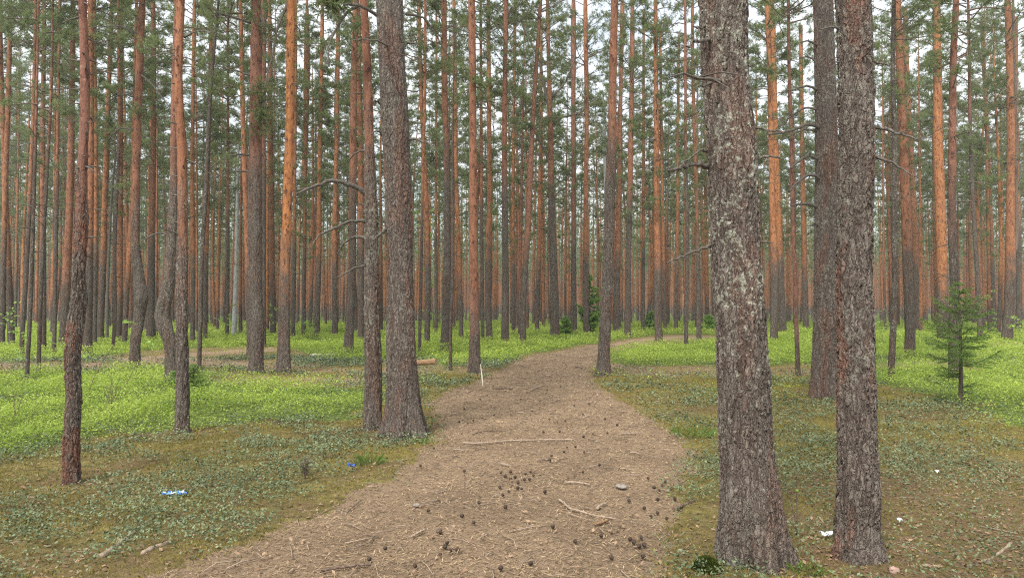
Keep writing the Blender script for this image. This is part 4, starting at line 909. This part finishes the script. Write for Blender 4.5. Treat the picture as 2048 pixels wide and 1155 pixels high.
# ------------------------------------------------------------------ ground cover, each kind one mass
def sample(n, d0, d1, power):
    """plan points in the view wedge, density falling as d^-power"""
    e = 2 - power; t = rng.uniform(0, 1, n)
    d = (d0 ** e + t * (d1 ** e - d0 ** e)) ** (1 / e)
    return rng.uniform(-.76, .76, n) * (d + 1.2), d
def scatter_leaves(name, mat, label, cat, x, y, z, L, Wd, tilt, tint, blade=False, extra_dir=None):
    n = len(x); a = rng.uniform(0, TAU, n)
    d = np.stack([np.cos(a), np.sin(a), rng.normal(0, tilt, n) if not blade else np.abs(rng.normal(1.5, .6, n))], 1); d /= np.linalg.norm(d, axis=1, keepdims=True)
    nn = rng.normal(0, tilt, (n, 3)); nn[:, 2] += 1
    if blade: nn = np.stack([np.cos(a + 1.57), np.sin(a + 1.57), np.zeros(n)], 1)
    s = np.cross(d, nn); s /= np.linalg.norm(s, axis=1, keepdims=True) + 1e-9
    P = np.stack([x, y, z], 1); L = np.asarray(L).reshape(-1, 1) * rng.uniform(.7, 1.3, (n, 1)); Wd = np.asarray(Wd).reshape(-1, 1)
    c = P + d * L * (.5 if not blade else .3)
    v = np.stack([P, c + s * Wd * L * .5, P + d * L, c - s * Wd * L * .5], 1).reshape(-1, 3); i = np.arange(n)[:, None] * 4
    b = MB(); b.add(v, np.concatenate([i, i + 1, i + 2, i + 3], 1), None, 0, np.repeat(np.clip(tint, 0, 1), 4))
    o = b.build(name, mat, smooth=False); o["kind"] = "stuff"; tag(o, label, cat); return o
def floor_cover():
    # bilberry
    x, y = sample(1500000, 7.0, 75, 1.6)
    p = zones(x, y)[0]; _, ba, be, li = zones(x + rng.normal(0, .28, len(x)), y + rng.normal(0, .5, len(x)))
    be = be * (1 - p)
    hm = fnoise(x * 1.3, y * 1.3, 51); cl = fnoise(x * .45, y * .45, 52)
    dens = be * (.12 + .88 * sstep(.36, .56, .5 * cl + .5 * hm)) + .10 * (1 - p) * (1 - ba) * (y > 9) * (cl > .55)
    keep = rng.uniform(0, 1, len(x)) < dens * np.where(y > 30, 1, .95)
    x, y, hm, cl = x[keep], y[keep], hm[keep], cl[keep]
    H = .04 + .27 * sstep(.30, .72, hm) * (.6 + .8 * cl)
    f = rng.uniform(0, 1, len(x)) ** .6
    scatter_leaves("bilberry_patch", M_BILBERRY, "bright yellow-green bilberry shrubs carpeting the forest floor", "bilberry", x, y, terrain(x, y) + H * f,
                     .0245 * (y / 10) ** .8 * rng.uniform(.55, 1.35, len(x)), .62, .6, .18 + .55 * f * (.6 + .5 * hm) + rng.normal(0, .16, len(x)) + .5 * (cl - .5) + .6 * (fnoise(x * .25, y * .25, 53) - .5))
    # lingonberry and heather-like low green on the moss
    x, y = sample(520000, 2.6, 24, 1.35)
    p, ba, be, li = zones(x + rng.normal(0, .10, len(x)), y + rng.normal(0, .2, len(x)))
    cl = fnoise(x * .9, y * .9, 61); c2 = fnoise(x * 3.1, y * 3.1, 62)
    dens = (1 - p) * (1 - .8 * be) * (1 - .7 * ba) * (1 - .75 * li) * sstep(.42, .62, cl * .55 + c2 * .45 + .02)
    dens = dens * np.where((x > .1 * y) & (y > 9), .5, 1)
    keep = rng.uniform(0, 1, len(x)) < dens; x, y, c2 = x[keep], y[keep], c2[keep]
    scatter_leaves("lingonberry_patch", M_LINGON, "low grey-green lingonberry sprigs on the moss", "lingonberry", x, y, terrain(x, y) + .01 + .13 * rng.uniform(0, 1, len(x)) ** .7 * (.1 + c2),
                   .023 * np.maximum(1, y / 6) ** .75, .55, .6, rng.normal(.42, .3, len(x)))
    # moss
    x, y = sample(420000, 2.4, 20, 1.4)
    p, ba, be, li = zones(x + rng.normal(0, .09, len(x)), y + rng.normal(0, .14, len(x)))
    cl = fnoise(x * 1.2, y * 1.2, 71)
    keep = rng.uniform(0, 1, len(x)) < (1 - p) * (1 - be) * (1 - .5 * li) * (.35 + .65 * sstep(.35, .6, cl)) * (1 - ba * .6); x, y, cl = x[keep], y[keep], cl[keep]
    scatter_leaves("moss_carpet", M_MOSS, "olive-yellow moss carpet beside the path", "moss", x, y, terrain(x, y) - .004, .030 * np.maximum(1, y / 6) ** .6, .22, .5, rng.normal(.45, .25, len(x)) + .5 * (cl - .5), True)
    # fallen needles and bark flakes
    x, y = sample(420000, 2.2, 32, 1.45)
    p, ba, be, li = zones(x + rng.normal(0, .10, len(x)), y + rng.normal(0, .16, len(x)))
    keep = rng.uniform(0, 1, len(x)) < np.maximum(p * .95, np.maximum(ba * .8, .45 + .4 * li)) * (1 - be); x, y = x[keep], y[keep]
    scatter_leaves("needle_litter", M_NLITTER, "tan fallen needles and bark flakes strewn on the path", "needle litter", x, y, terrain(x, y) - .018 + rng.uniform(0, .012, len(x)),
                   .042 * np.maximum(1, y / 6) ** .6, .13, .25, rng.beta(.9, 1.1, len(x)))
    # dry leaves, bark chips
    x, y = sample(62000, 2.3, 26, 1.2)
    p, ba, be, li = zones(x, y)
    px = (zones(x + .35, y)[0] + zones(x - .35, y)[0] + zones(x, y + .4)[0] + zones(x, y - .4)[0]) / 4
    keep = rng.uniform(0, 1, len(x)) < (np.maximum(.32 + .65 * li, 4 * px * (1 - px) * .9) * (1 - p) + .2 * p) * (1 - be); x, y = x[keep], y[keep]
    scatter_leaves("dry_leaf_litter", M_DRYLEAF, "dry tan leaves and bark chips along the path edges", "leaf litter", x, y, terrain(x, y) + rng.uniform(-.008, .02, len(x)),
                   .034 * np.maximum(1, y / 7) ** .5, .55, .35, rng.beta(1.5, 1.5, len(x)))
    # thin twigs
    x, y = sample(3600, 2.3, 30, 1.0); p, ba, be, li = zones(x, y); b = MB()
    keep = rng.uniform(0, 1, len(x)) < (.75 * p + .55 * ba + .4 + .3 * li) * (1 - be)
    zz = terrain(x, y)
    for i in np.nonzero(keep)[0]:
        L = rng.uniform(.06, .32); a = rng.uniform(0, TAU); d = np.array([math.cos(a), math.sin(a), 0]) * L; e = np.array([-math.sin(a), math.cos(a), 0]) * L * rng.normal(0, .08)
        c = np.array([x[i], y[i], zz[i] - .008]); w = rng.uniform(.0018, .0045) * max(1, y[i] / 8)
        b.tube(np.array([c, c + d * .5 + e + [0, 0, .012], c + d + [0, 0, .004]]), [w, w, w * .6], 4, 0, rng.uniform(0, 1))
    o = b.build("twig_litter", simple("thin_twigs", (.10, .07, .05), (.42, .32, .24), 40, .85, .15, 0, (1, 1, 1), True)); o["kind"] = "stuff"; tag(o, "thin dry twigs scattered over the path and moss", "twig litter")
floor_cover()

# ------------------------------------------------------------------ sticks, roots, log, cones, stones, litter
def stick(label, pts, w0, w1, mat=M_STICK, name="fallen_stick", cat="stick", group=None, lift=.5, knots=2):
    """pts: pixels on the ground"""
    g = [ground_at(u, v) for u, v in pts]; P = np.array([[x, y, tz(x, y)] for x, y in g]); k = .5 / F * P[0, 1]
    c = P[0].copy(); r = np.random.default_rng(int(pts[0][0] + 3 * pts[0][1])); n = max(8, len(pts) * 4)
    S = spline(P, n) - c; q_ = .72 if 640 < pts[0][0] < 1330 else .9
    R = np.linspace(w0 * k, w1 * k, n) * q_ * (1 + r.normal(0, .09, n)); S[:, 2] += R * lift * .6
    S[1:-1] += r.normal(0, .18, (n - 2, 3)) * R[1:-1, None]
    b = MB(); b.tube(S, R, 8)
    for _ in range(knots):
        i = int(r.integers(2, n - 1)); d = r.normal(0, 1, 3); d[2] = abs(d[2]) * .4; d /= np.linalg.norm(d); b.tube(np.array([S[i], S[i] + d * R[i] * 2.6]), [R[i] * .5, R[i] * .3], 5)
    o = b.build(name, mat); o.location = c; return tag(o, label, cat, group)
stick("long pale curved stick lying on lingonberry at lower left", [(203, 1112), (235, 1088), (265, 1064), (292, 1045), (312, 1034)], 13, 5)
stick("short thick pale stick piece near the path's lower left edge", [(284, 1111), (310, 1098), (336, 1089)], 12, 11, knots=0)
stick("long thin pale stick across the middle of the path", [(925, 889), (960, 890), (1010, 886), (1070, 884), (1150, 883)], 5, 4)
stick("short curved twig above the long stick across the path", [(945, 871), (975, 864), (1012, 866)], 3.5, 2, M_STICK_DK)
stick("dark straight stick on the path near the white broken stick", [(985, 776), (1005, 777), (1026, 777)], 4, 4, M_STICK_DK, knots=0)
stick("pale slanting twig on the path right of the dark straight stick", [(1062, 783), (1076, 775), (1092, 770)], 4, 3)
stick("thin stick at the right side of the path by the mossy corner", [(1238, 868), (1262, 866), (1284, 866)], 4, 3)
stick("curved grey root piece on the path left of the flat stone", [(1130, 966), (1158, 969), (1180, 973)], 5, 6, knots=1)
stick("winding pale root surfacing in the middle of the near path", [(1117, 1003), (1130, 1012), (1142, 1023), (1165, 1029), (1190, 1036), (1232, 1043)], 7, 4, M_STICK, "exposed_root", "root", lift=.2, knots=3)
stick("short stubby root hump on the path below the flat stone", [(1194, 1021), (1204, 1012), (1214, 1007)], 9, 5, M_STICK, "exposed_root", "root", lift=.1, knots=1)
stick("red-brown wood chunk on the near path", [(1190, 1056), (1202, 1052), (1215, 1047)], 9, 9, M_LOG, knots=0)
stick("short brown stick on the lower left part of the path", [(822, 1079), (836, 1072), (850, 1065)], 6, 7)
stick("grey stick at the bottom edge of the path", [(640, 1143), (690, 1135), (742, 1129)], 7, 5, M_STICK_DK)
stick("forked dark twig at the path's left edge", [(694, 1027), (706, 1012), (722, 999)], 4, 3, M_STICK_DK)
stick("grey stick on moss left of the massive lichen pine", [(1350, 1022), (1368, 1013), (1388, 1004)], 10, 6, M_STICK_DK)
stick("thick grey stick in leaf litter at the lower right", [(1962, 1122), (1985, 1110), (2022, 1079)], 5, 8, M_STICK)
stick("long brown stick crossing the lower right litter", [(1935, 1131), (1970, 1120), (2005, 1118)], 6, 4, M_STICK_DK)
stick("thin pale stick right of the red-patched pine's foot", [(1842, 1131), (1862, 1131), (1884, 1133)], 4, 4)
stick("slanting twig between the two foreground right pines", [(1567, 1052), (1578, 1040), (1588, 1030)], 4, 2)
stick("thin pale stick on lingonberry right of the red-patched pine", [(1760, 843), (1800, 841), (1832, 846)], 3, 2)
stick("crooked grey stick crossing the lingonberry at the right", [(1820, 856), (1838, 849), (1860, 860), (1880, 870)], 4, 2)
stick("pale twig on moss right of the massive lichen pine", [(1630, 932), (1655, 927), (1672, 924)], 6, 4)
stick("long grey stick lying on the brush heap left of the pair", [(620, 712), (650, 711), (672, 709)], 5, 4, M_STICK_WHITE)
stick("slanting pale stick leaning in bilberry left of the brush heap", [(588, 760), (597, 768), (606, 775)], 3, 2)
stick("pale weathered stick in bilberry right of the knobbly near pine", [(186, 682), (196, 684), (208, 684)], 4, 4, M_STICK)
stick("pale dead stick lying across the far path", [(1100, 712), (1125, 710), (1195, 713)], 3, 2)
for k, (u, v, du, dv) in enumerate([(1010, 1098, 18, -6), (960, 1080, 22, -10), (1045, 1105, 20, -4), (880, 1000, -16, 8), (905, 905, 22, 1), (1000, 930, 18, 3), (1080, 925, 18, -2), (1240, 940, 22, 2), (1260, 905, 20, 4), (1020, 820, 14, 2), (1120, 800, -12, 3), (1090, 748, 14, 3), (1150, 735, 16, 0), (1040, 730, 10, 4), (900, 830, 14, -2), (830, 1010, 16, 4), (1120, 1120, 18, -5), (760, 1090, 24, -3)]):
    stick("small pale twig lying loose on the needle-covered path", [(u, v), (u + du * .5, v + dv * .5 - 1), (u + du, v + dv)], 3.5, 2.5, M_STICK if k % 3 else M_STICK_DK, "fallen_twig", "twig", "small twigs on the path", knots=1)

def white_stick():
    gx, gy = ground_at(966, 775); P0 = np.array([gx, gy, tz(gx, gy) + .015]); k = .5 / F * gy
    K = np.array([P0, at_depth(964, 752, gy + .1), at_depth(961, 728, gy + .28)]) - P0
    b = MB(); S = spline(K, 10); b.tube(S, np.interp(np.arange(10), [0, 3, 9], [1.8 * k, 3.2 * k, 1.8 * k]), 7)
    o = b.build("broken_stick", M_STICK_WHITE); o.location = P0; tag(o, "bleached white broken stick leaning against the cracked reddish pine", "stick")
white_stick()

def log():
    gx, gy = ground_at(853, 733); root = thing("fallen_log", "short split brown log lying right of the stout furrowed pine", "log", (gx, gy, tz(gx, gy)), .12)
    b = MB(); r = np.random.default_rng(4); n, s = 14, 18; th = np.arange(s) * TAU / s; xs = np.linspace(-.75, .26, n); V = []
    rad = .085 * (1 + .13 * np.cos(2 * th + .6) + .08 * np.cos(5 * th) + r.normal(0, .04, s))
    for x in xs: q = rad * (1 + .05 * math.sin(x * 9)) * (1 if x < .2 else .97); V.append(np.stack([np.full(s, x) + .03 * np.cos(th) * (x > .2), q * np.cos(th), .085 + .03 + q * np.sin(th) + .055 * (x + .3)], 1))
    V = np.concatenate(V); i = np.arange(n - 1)[:, None] * s; j = np.arange(s)[None, :]; k = (j + 1) % s
    b.add(V, np.stack([i + j, i + k, i + s + k, i + s + j], -1).reshape(-1, 4)); b.build("log_body", M_LOG, root)
    e = MB(); c = V[-s:].mean(0) + [.004, 0, 0]; e.add(np.vstack([V[-s:] + [.002, 0, 0], c]), None, [(q, (q + 1) % s, s) for q in range(s)])
    c0 = V[:s].mean(0); e.add(np.vstack([V[:s] - [.002, 0, 0], c0]), None, [((q + 1) % s, q, s) for q in range(s)]); e.build("cut_end", simple("log_end", (.30, .19, .11), (.50, .36, .22), 40, .9, .1), root)
log()
stick("pale bark slab lying beside the split log", [(850, 748), (862, 747), (872, 746)], 3, 3, M_STICK_WHITE, "bark_slab", "bark", knots=0)

def cone_mesh():
    b = MB(); nz, s = 9, 16; V = []
    for i in range(nz):
        t = i / (nz - 1); base = .019 * math.sin(math.pi * (.12 + .86 * t)) ** .8
        for j in range(s):
            sc = 1 + (.34 if (j + (i % 2) * 2) % 4 < 2 else -.18) * (0 < i < nz - 1); a = j * TAU / s + i * .2
            V.append([base * sc * math.cos(a), base * sc * math.sin(a), (t - .5) * .048 + (.004 if sc > 1 else 0)])
    i = np.arange(nz - 1)[:, None] * s; j = np.arange(s)[None, :]; k = (j + 1) % s
    b.add(V, np.stack([i + j, i + k, i + s + k, i + s + j], -1).reshape(-1, 4)); b.add(V[:s], None, [(0, q + 1, q) for q in range(1, s - 1)]); b.add(V[-s:], None, [(0, q, q + 1) for q in range(1, s - 1)])
    return b.mesh("pine_cone", [M_CONE], False)
CONE = cone_mesh()
cone_px = [(1215, 868), (1002, 947), (1022, 948), (1032, 955), (1046, 950), (1060, 946), (1066, 952), (1050, 962), (1038, 966), (1024, 960), (1012, 955), (1060, 960), (1033, 978), (1046, 978), (1020, 985), (1010, 994), (1003, 975), (1100, 924), (1102, 916), (1168, 946), (1195, 932), (930, 945), (1085, 870), (1130, 905), (1170, 905), (1132, 895), (1190, 868), (1168, 878), (1150, 895),
           (1120, 866), (1260, 1003), (1310, 978), (1318, 984), (1322, 975), (1335, 966), (1300, 960), (1316, 1000), (925, 1040), (945, 1052), (878, 1070), (895, 1090), (890, 1098), (900, 1105), (882, 1110), (1285, 1116), (1262, 1085), (1270, 1090), (1280, 1080), (1275, 1098), (1290, 1095), (856, 1026), (772, 1100), (738, 1120), (918, 1102), (1332, 1040), (1320, 1030), (1290, 1020), (1300, 1035), (1345, 985), (1350, 1000),
           (960, 800), (975, 790), (1010, 785), (1040, 800), (1095, 780), (1110, 760), (1125, 775), (1065, 820), (990, 830), (930, 820), (945, 840), (915, 845), (1150, 815), (1165, 830), (1180, 810), (1205, 840), (1230, 850), (1130, 845), (1100, 840), (870, 905), (842, 935), (1010, 1020), (960, 1010), (1090, 985), (1105, 1060), (1150, 1085), (1200, 1080), (1225, 1120), (1060, 1130), (1000, 1140), (830, 1130)]
for u, v in cone_px:
    u += rng.normal(0, 2); v += rng.normal(0, 1); x, y = ground_at(u, v); o = bpy.data.objects.new("pine_cone", CONE); COL.objects.link(o); s = rng.uniform(.75, 1.15)
    o.location = (x, y, tz(x, y) - .006 + .012 * s); s *= .62; o.scale = (s, s, s); o.rotation_euler = (rng.normal(1.5, .4), rng.normal(0, .3), rng.uniform(0, TAU))
    tag(o, "dark open pine cone lying on the brown path", "pine cone", "pine cones strewn along the path")

def stone(label, u, v, w, d, h, seed, mat=M_STONE, name="stone", cat="stone"):
    x, y = ground_at(u, v); r = np.random.default_rng(seed); b = MB(); nz, s = 7, 14; V = []; ph = r.uniform(0, TAU, 4)
    for i in range(nz):
        e = math.pi * (i / (nz - 1) - .5)
        for j in range(s):
            a = j * TAU / s; q = 1 + .14 * math.sin(2 * a + ph[0]) + .09 * math.sin(3 * a + ph[1]) + .06 * math.sin(5 * a + e * 2 + ph[2])
            V.append([w / 2 * q * math.cos(a) * math.cos(e) ** .6, d / 2 * q * math.sin(a) * math.cos(e) ** .6, h * (.35 + .5 * math.sin(e)) * (1 + .1 * math.sin(a + ph[3]))])
    i = np.arange(nz - 1)[:, None] * s; j = np.arange(s)[None, :]; k = (j + 1) % s
    b.add(V, np.stack([i + j, i + k, i + s + k, i + s + j], -1).reshape(-1, 4))
    o = b.build(name, mat); o.location = (x, y, tz(x, y) - h * .2); o.rotation_euler = (0, 0, r.uniform(-.4, .4)); tag(o, label, cat)
stone("flat grey stone on the right half of the near path", 1243, 976, .105, .09, .035, 1)
stone("rounded pale stone half buried at the path's left, near the stick", 832, 1013, .055, .04, .025, 2)
stone("pinkish stone by the foot of the red-patched pine", 1788, 1143, .06, .07, .05, 3, simple("pink_stone", (.30, .19, .15), (.42, .29, .24), 40, .9, .2, .003))
stone("small round dark stone on the lower left of the path", 878, 1068, .045, .04, .035, 5, M_STICK_DK)
stone("pale stone at the foot of the bulged pine", 499, 731, .2, .16, .13, 6)

def cushion(label, u, v, w, h, seed, mat, n, L, name, cat, wide=.2):
    x, y = ground_at(u, v); root = thing(name, label, cat, (x, y, tz(x, y))); r = np.random.default_rng(seed); b = MB()
    q = np.sqrt(r.uniform(0, 1, n)); a = r.uniform(0, TAU, n); P = np.stack([q * np.cos(a) * w / 2, q * np.sin(a) * w / 2, h * (1 - q ** 2)], 1)
    sp = .4 if L > .06 else .8
    d = np.stack([q * np.cos(a) * sp, q * np.sin(a) * sp, np.full(n, .8)], 1) + r.normal(0, .22, (n, 3)); d /= np.linalg.norm(d, axis=1, keepdims=True)
    s = np.cross(d, r.normal(0, 1, (n, 3))); s /= np.linalg.norm(s, axis=1, keepdims=True); l = L * r.uniform(.6, 1.2, (n, 1))
    bend = np.array([0, 0, -1]) * l * .25
    v4 = np.stack([P - s * l * wide * .3, P + s * l * wide * .3, P + d * l * .6 + s * l * wide * .3, P + d * l + bend], 1).reshape(-1, 3); i = np.arange(n)[:, None] * 4
    b.add(v4, np.concatenate([i, i + 1, i + 2, i + 3], 1), None, 0, np.repeat(np.clip(r.normal(.5, .25, n), 0, 1), 4))
    if h > .02:
        zs = np.linspace(0, 1, 5); ring = []
        for z in zs:
            for j in range(14): ring.append([w / 2 * math.sqrt(max(0, 1 - z)) * math.cos(j * TAU / 14), w / 2 * math.sqrt(max(0, 1 - z)) * math.sin(j * TAU / 14), h * z - .01])
        ii = np.arange(4)[:, None] * 14; jj = np.arange(14)[None, :]; kk = (jj + 1) % 14
        b.add(ring, np.stack([ii + jj, ii + kk, ii + 14 + kk, ii + 14 + jj], -1).reshape(-1, 4), None, 0, .2)
    b.build("foliage", [mat], root)
cushion("dark green moss cushion at the foot of the massive lichen pine", 1414, 1142, .17, .075, 1, M_MOSSDK, 2600, .022, "moss_cushion", "moss")
cushion("yellow-green grass tuft between the two foreground right pines", 1615, 1138, .19, .0, 2, M_GRASS, 170, .06, "grass_tuft", "grass", .10)
cushion("dark green grass tuft beside the stout furrowed pine's foot", 737, 932, .22, .0, 3, M_GRASS, 75, .16, "grass_tuft", "grass", .03)
cushion("grass tuft at the path's right edge before the massive lichen pine", 1383, 872, .5, .0, 4, M_GRASS, 170, .16, "grass_tuft", "grass", .03)
cushion("small leafy tuft at the red-patched pine's left foot", 1690, 1098, .14, .0, 5, M_GRASS, 120, .07, "grass_tuft", "grass", .4)
cushion("short grass tuft right of the stout furrowed pine, by the path", 838, 888, .16, .0, 6, M_GRASS, 100, .09, "grass_tuft", "grass", .05)

# litter left by people
def wrap_mat(name, a, b_, sc, thr):
    N = NT(name); p = N.n('TexCoord').outputs['Object']; f = N.noise(p, sc, 2); N.bsdf(N.mix(N.ramp(f, thr - .02, thr + .02), a, b_), .35, .5); return N.m
def crumple(label, u, v, L, Wd, H, seed, mat, name, cat, rot=0):
    x, y = ground_at(u, v); r = np.random.default_rng(seed); nu, nv = 22, 8; b = MB()
    U, V_ = np.meshgrid(np.linspace(-.5, .5, nu), np.linspace(-.5, .5, nv), indexing='ij')
    pinch = 1 - .45 * np.exp(-(U / .12) ** 2)
    Z = H * (.35 + fnoise(U * 7 + seed, V_ * 4, 5) * 1.1) + H * .5 * np.cos(V_ * math.pi)
    X = L * U + r.normal(0, .02 * L, U.shape); Y = Wd * V_ * pinch + Wd * .25 * np.sin(U * 7) + r.normal(0, .04 * Wd, U.shape)
    i = np.arange(nu - 1)[:, None] * nv; j = np.arange(nv - 1)[None, :]
    q = np.stack([i + j, i + nv + j, i + nv + j + 1, i + j + 1], -1).reshape(-1, 4)
    b.add(np.stack([X, Y, Z], -1).reshape(-1, 3), q); o = b.build(name, mat, smooth=False); o.location = (x, y, tz(x, y) + .012); o.rotation_euler = (0, 0, rot); tag(o, label, cat)
    md = o.modifiers.new("thickness", 'SOLIDIFY'); md.thickness = .0015
crumple("crumpled blue and white plastic wrapper on the lingonberry at left", 350, 998, .195, .05, .03, 1, wrap_mat("blue_white_wrapper", (.75, .82, .88), (.035, .19, .62), 22, .47), "plastic_wrapper", "litter", .22)
crumple("small dark blue scrap in the lingonberry near the pair of pines", 703, 941, .075, .05, .035, 2, wrap_mat("dark_blue_scrap", (.02, .04, .13), (.03, .10, .42), 30, .5), "plastic_scrap", "litter")
crumple("crumpled white paper left of the red-patched pine's foot", 1655, 1075, .10, .055, .03, 3, wrap_mat("white_paper", (.75, .77, .82), (.55, .58, .66), 25, .6), "crumpled_paper", "litter", .2)
crumple("tiny white scrap in the moss at the far right foreground", 1873, 946, .035, .04, .03, 4, wrap_mat("white_scrap", (.8, .8, .82), (.6, .62, .66), 25, .6), "crumpled_paper", "litter")
crumple("pale scrap on the litter right of the red-patched pine", 1798, 1042, .035, .04, .03, 5, wrap_mat("pale_scrap", (.62, .68, .74), (.45, .5, .56), 25, .6), "crumpled_paper", "litter")
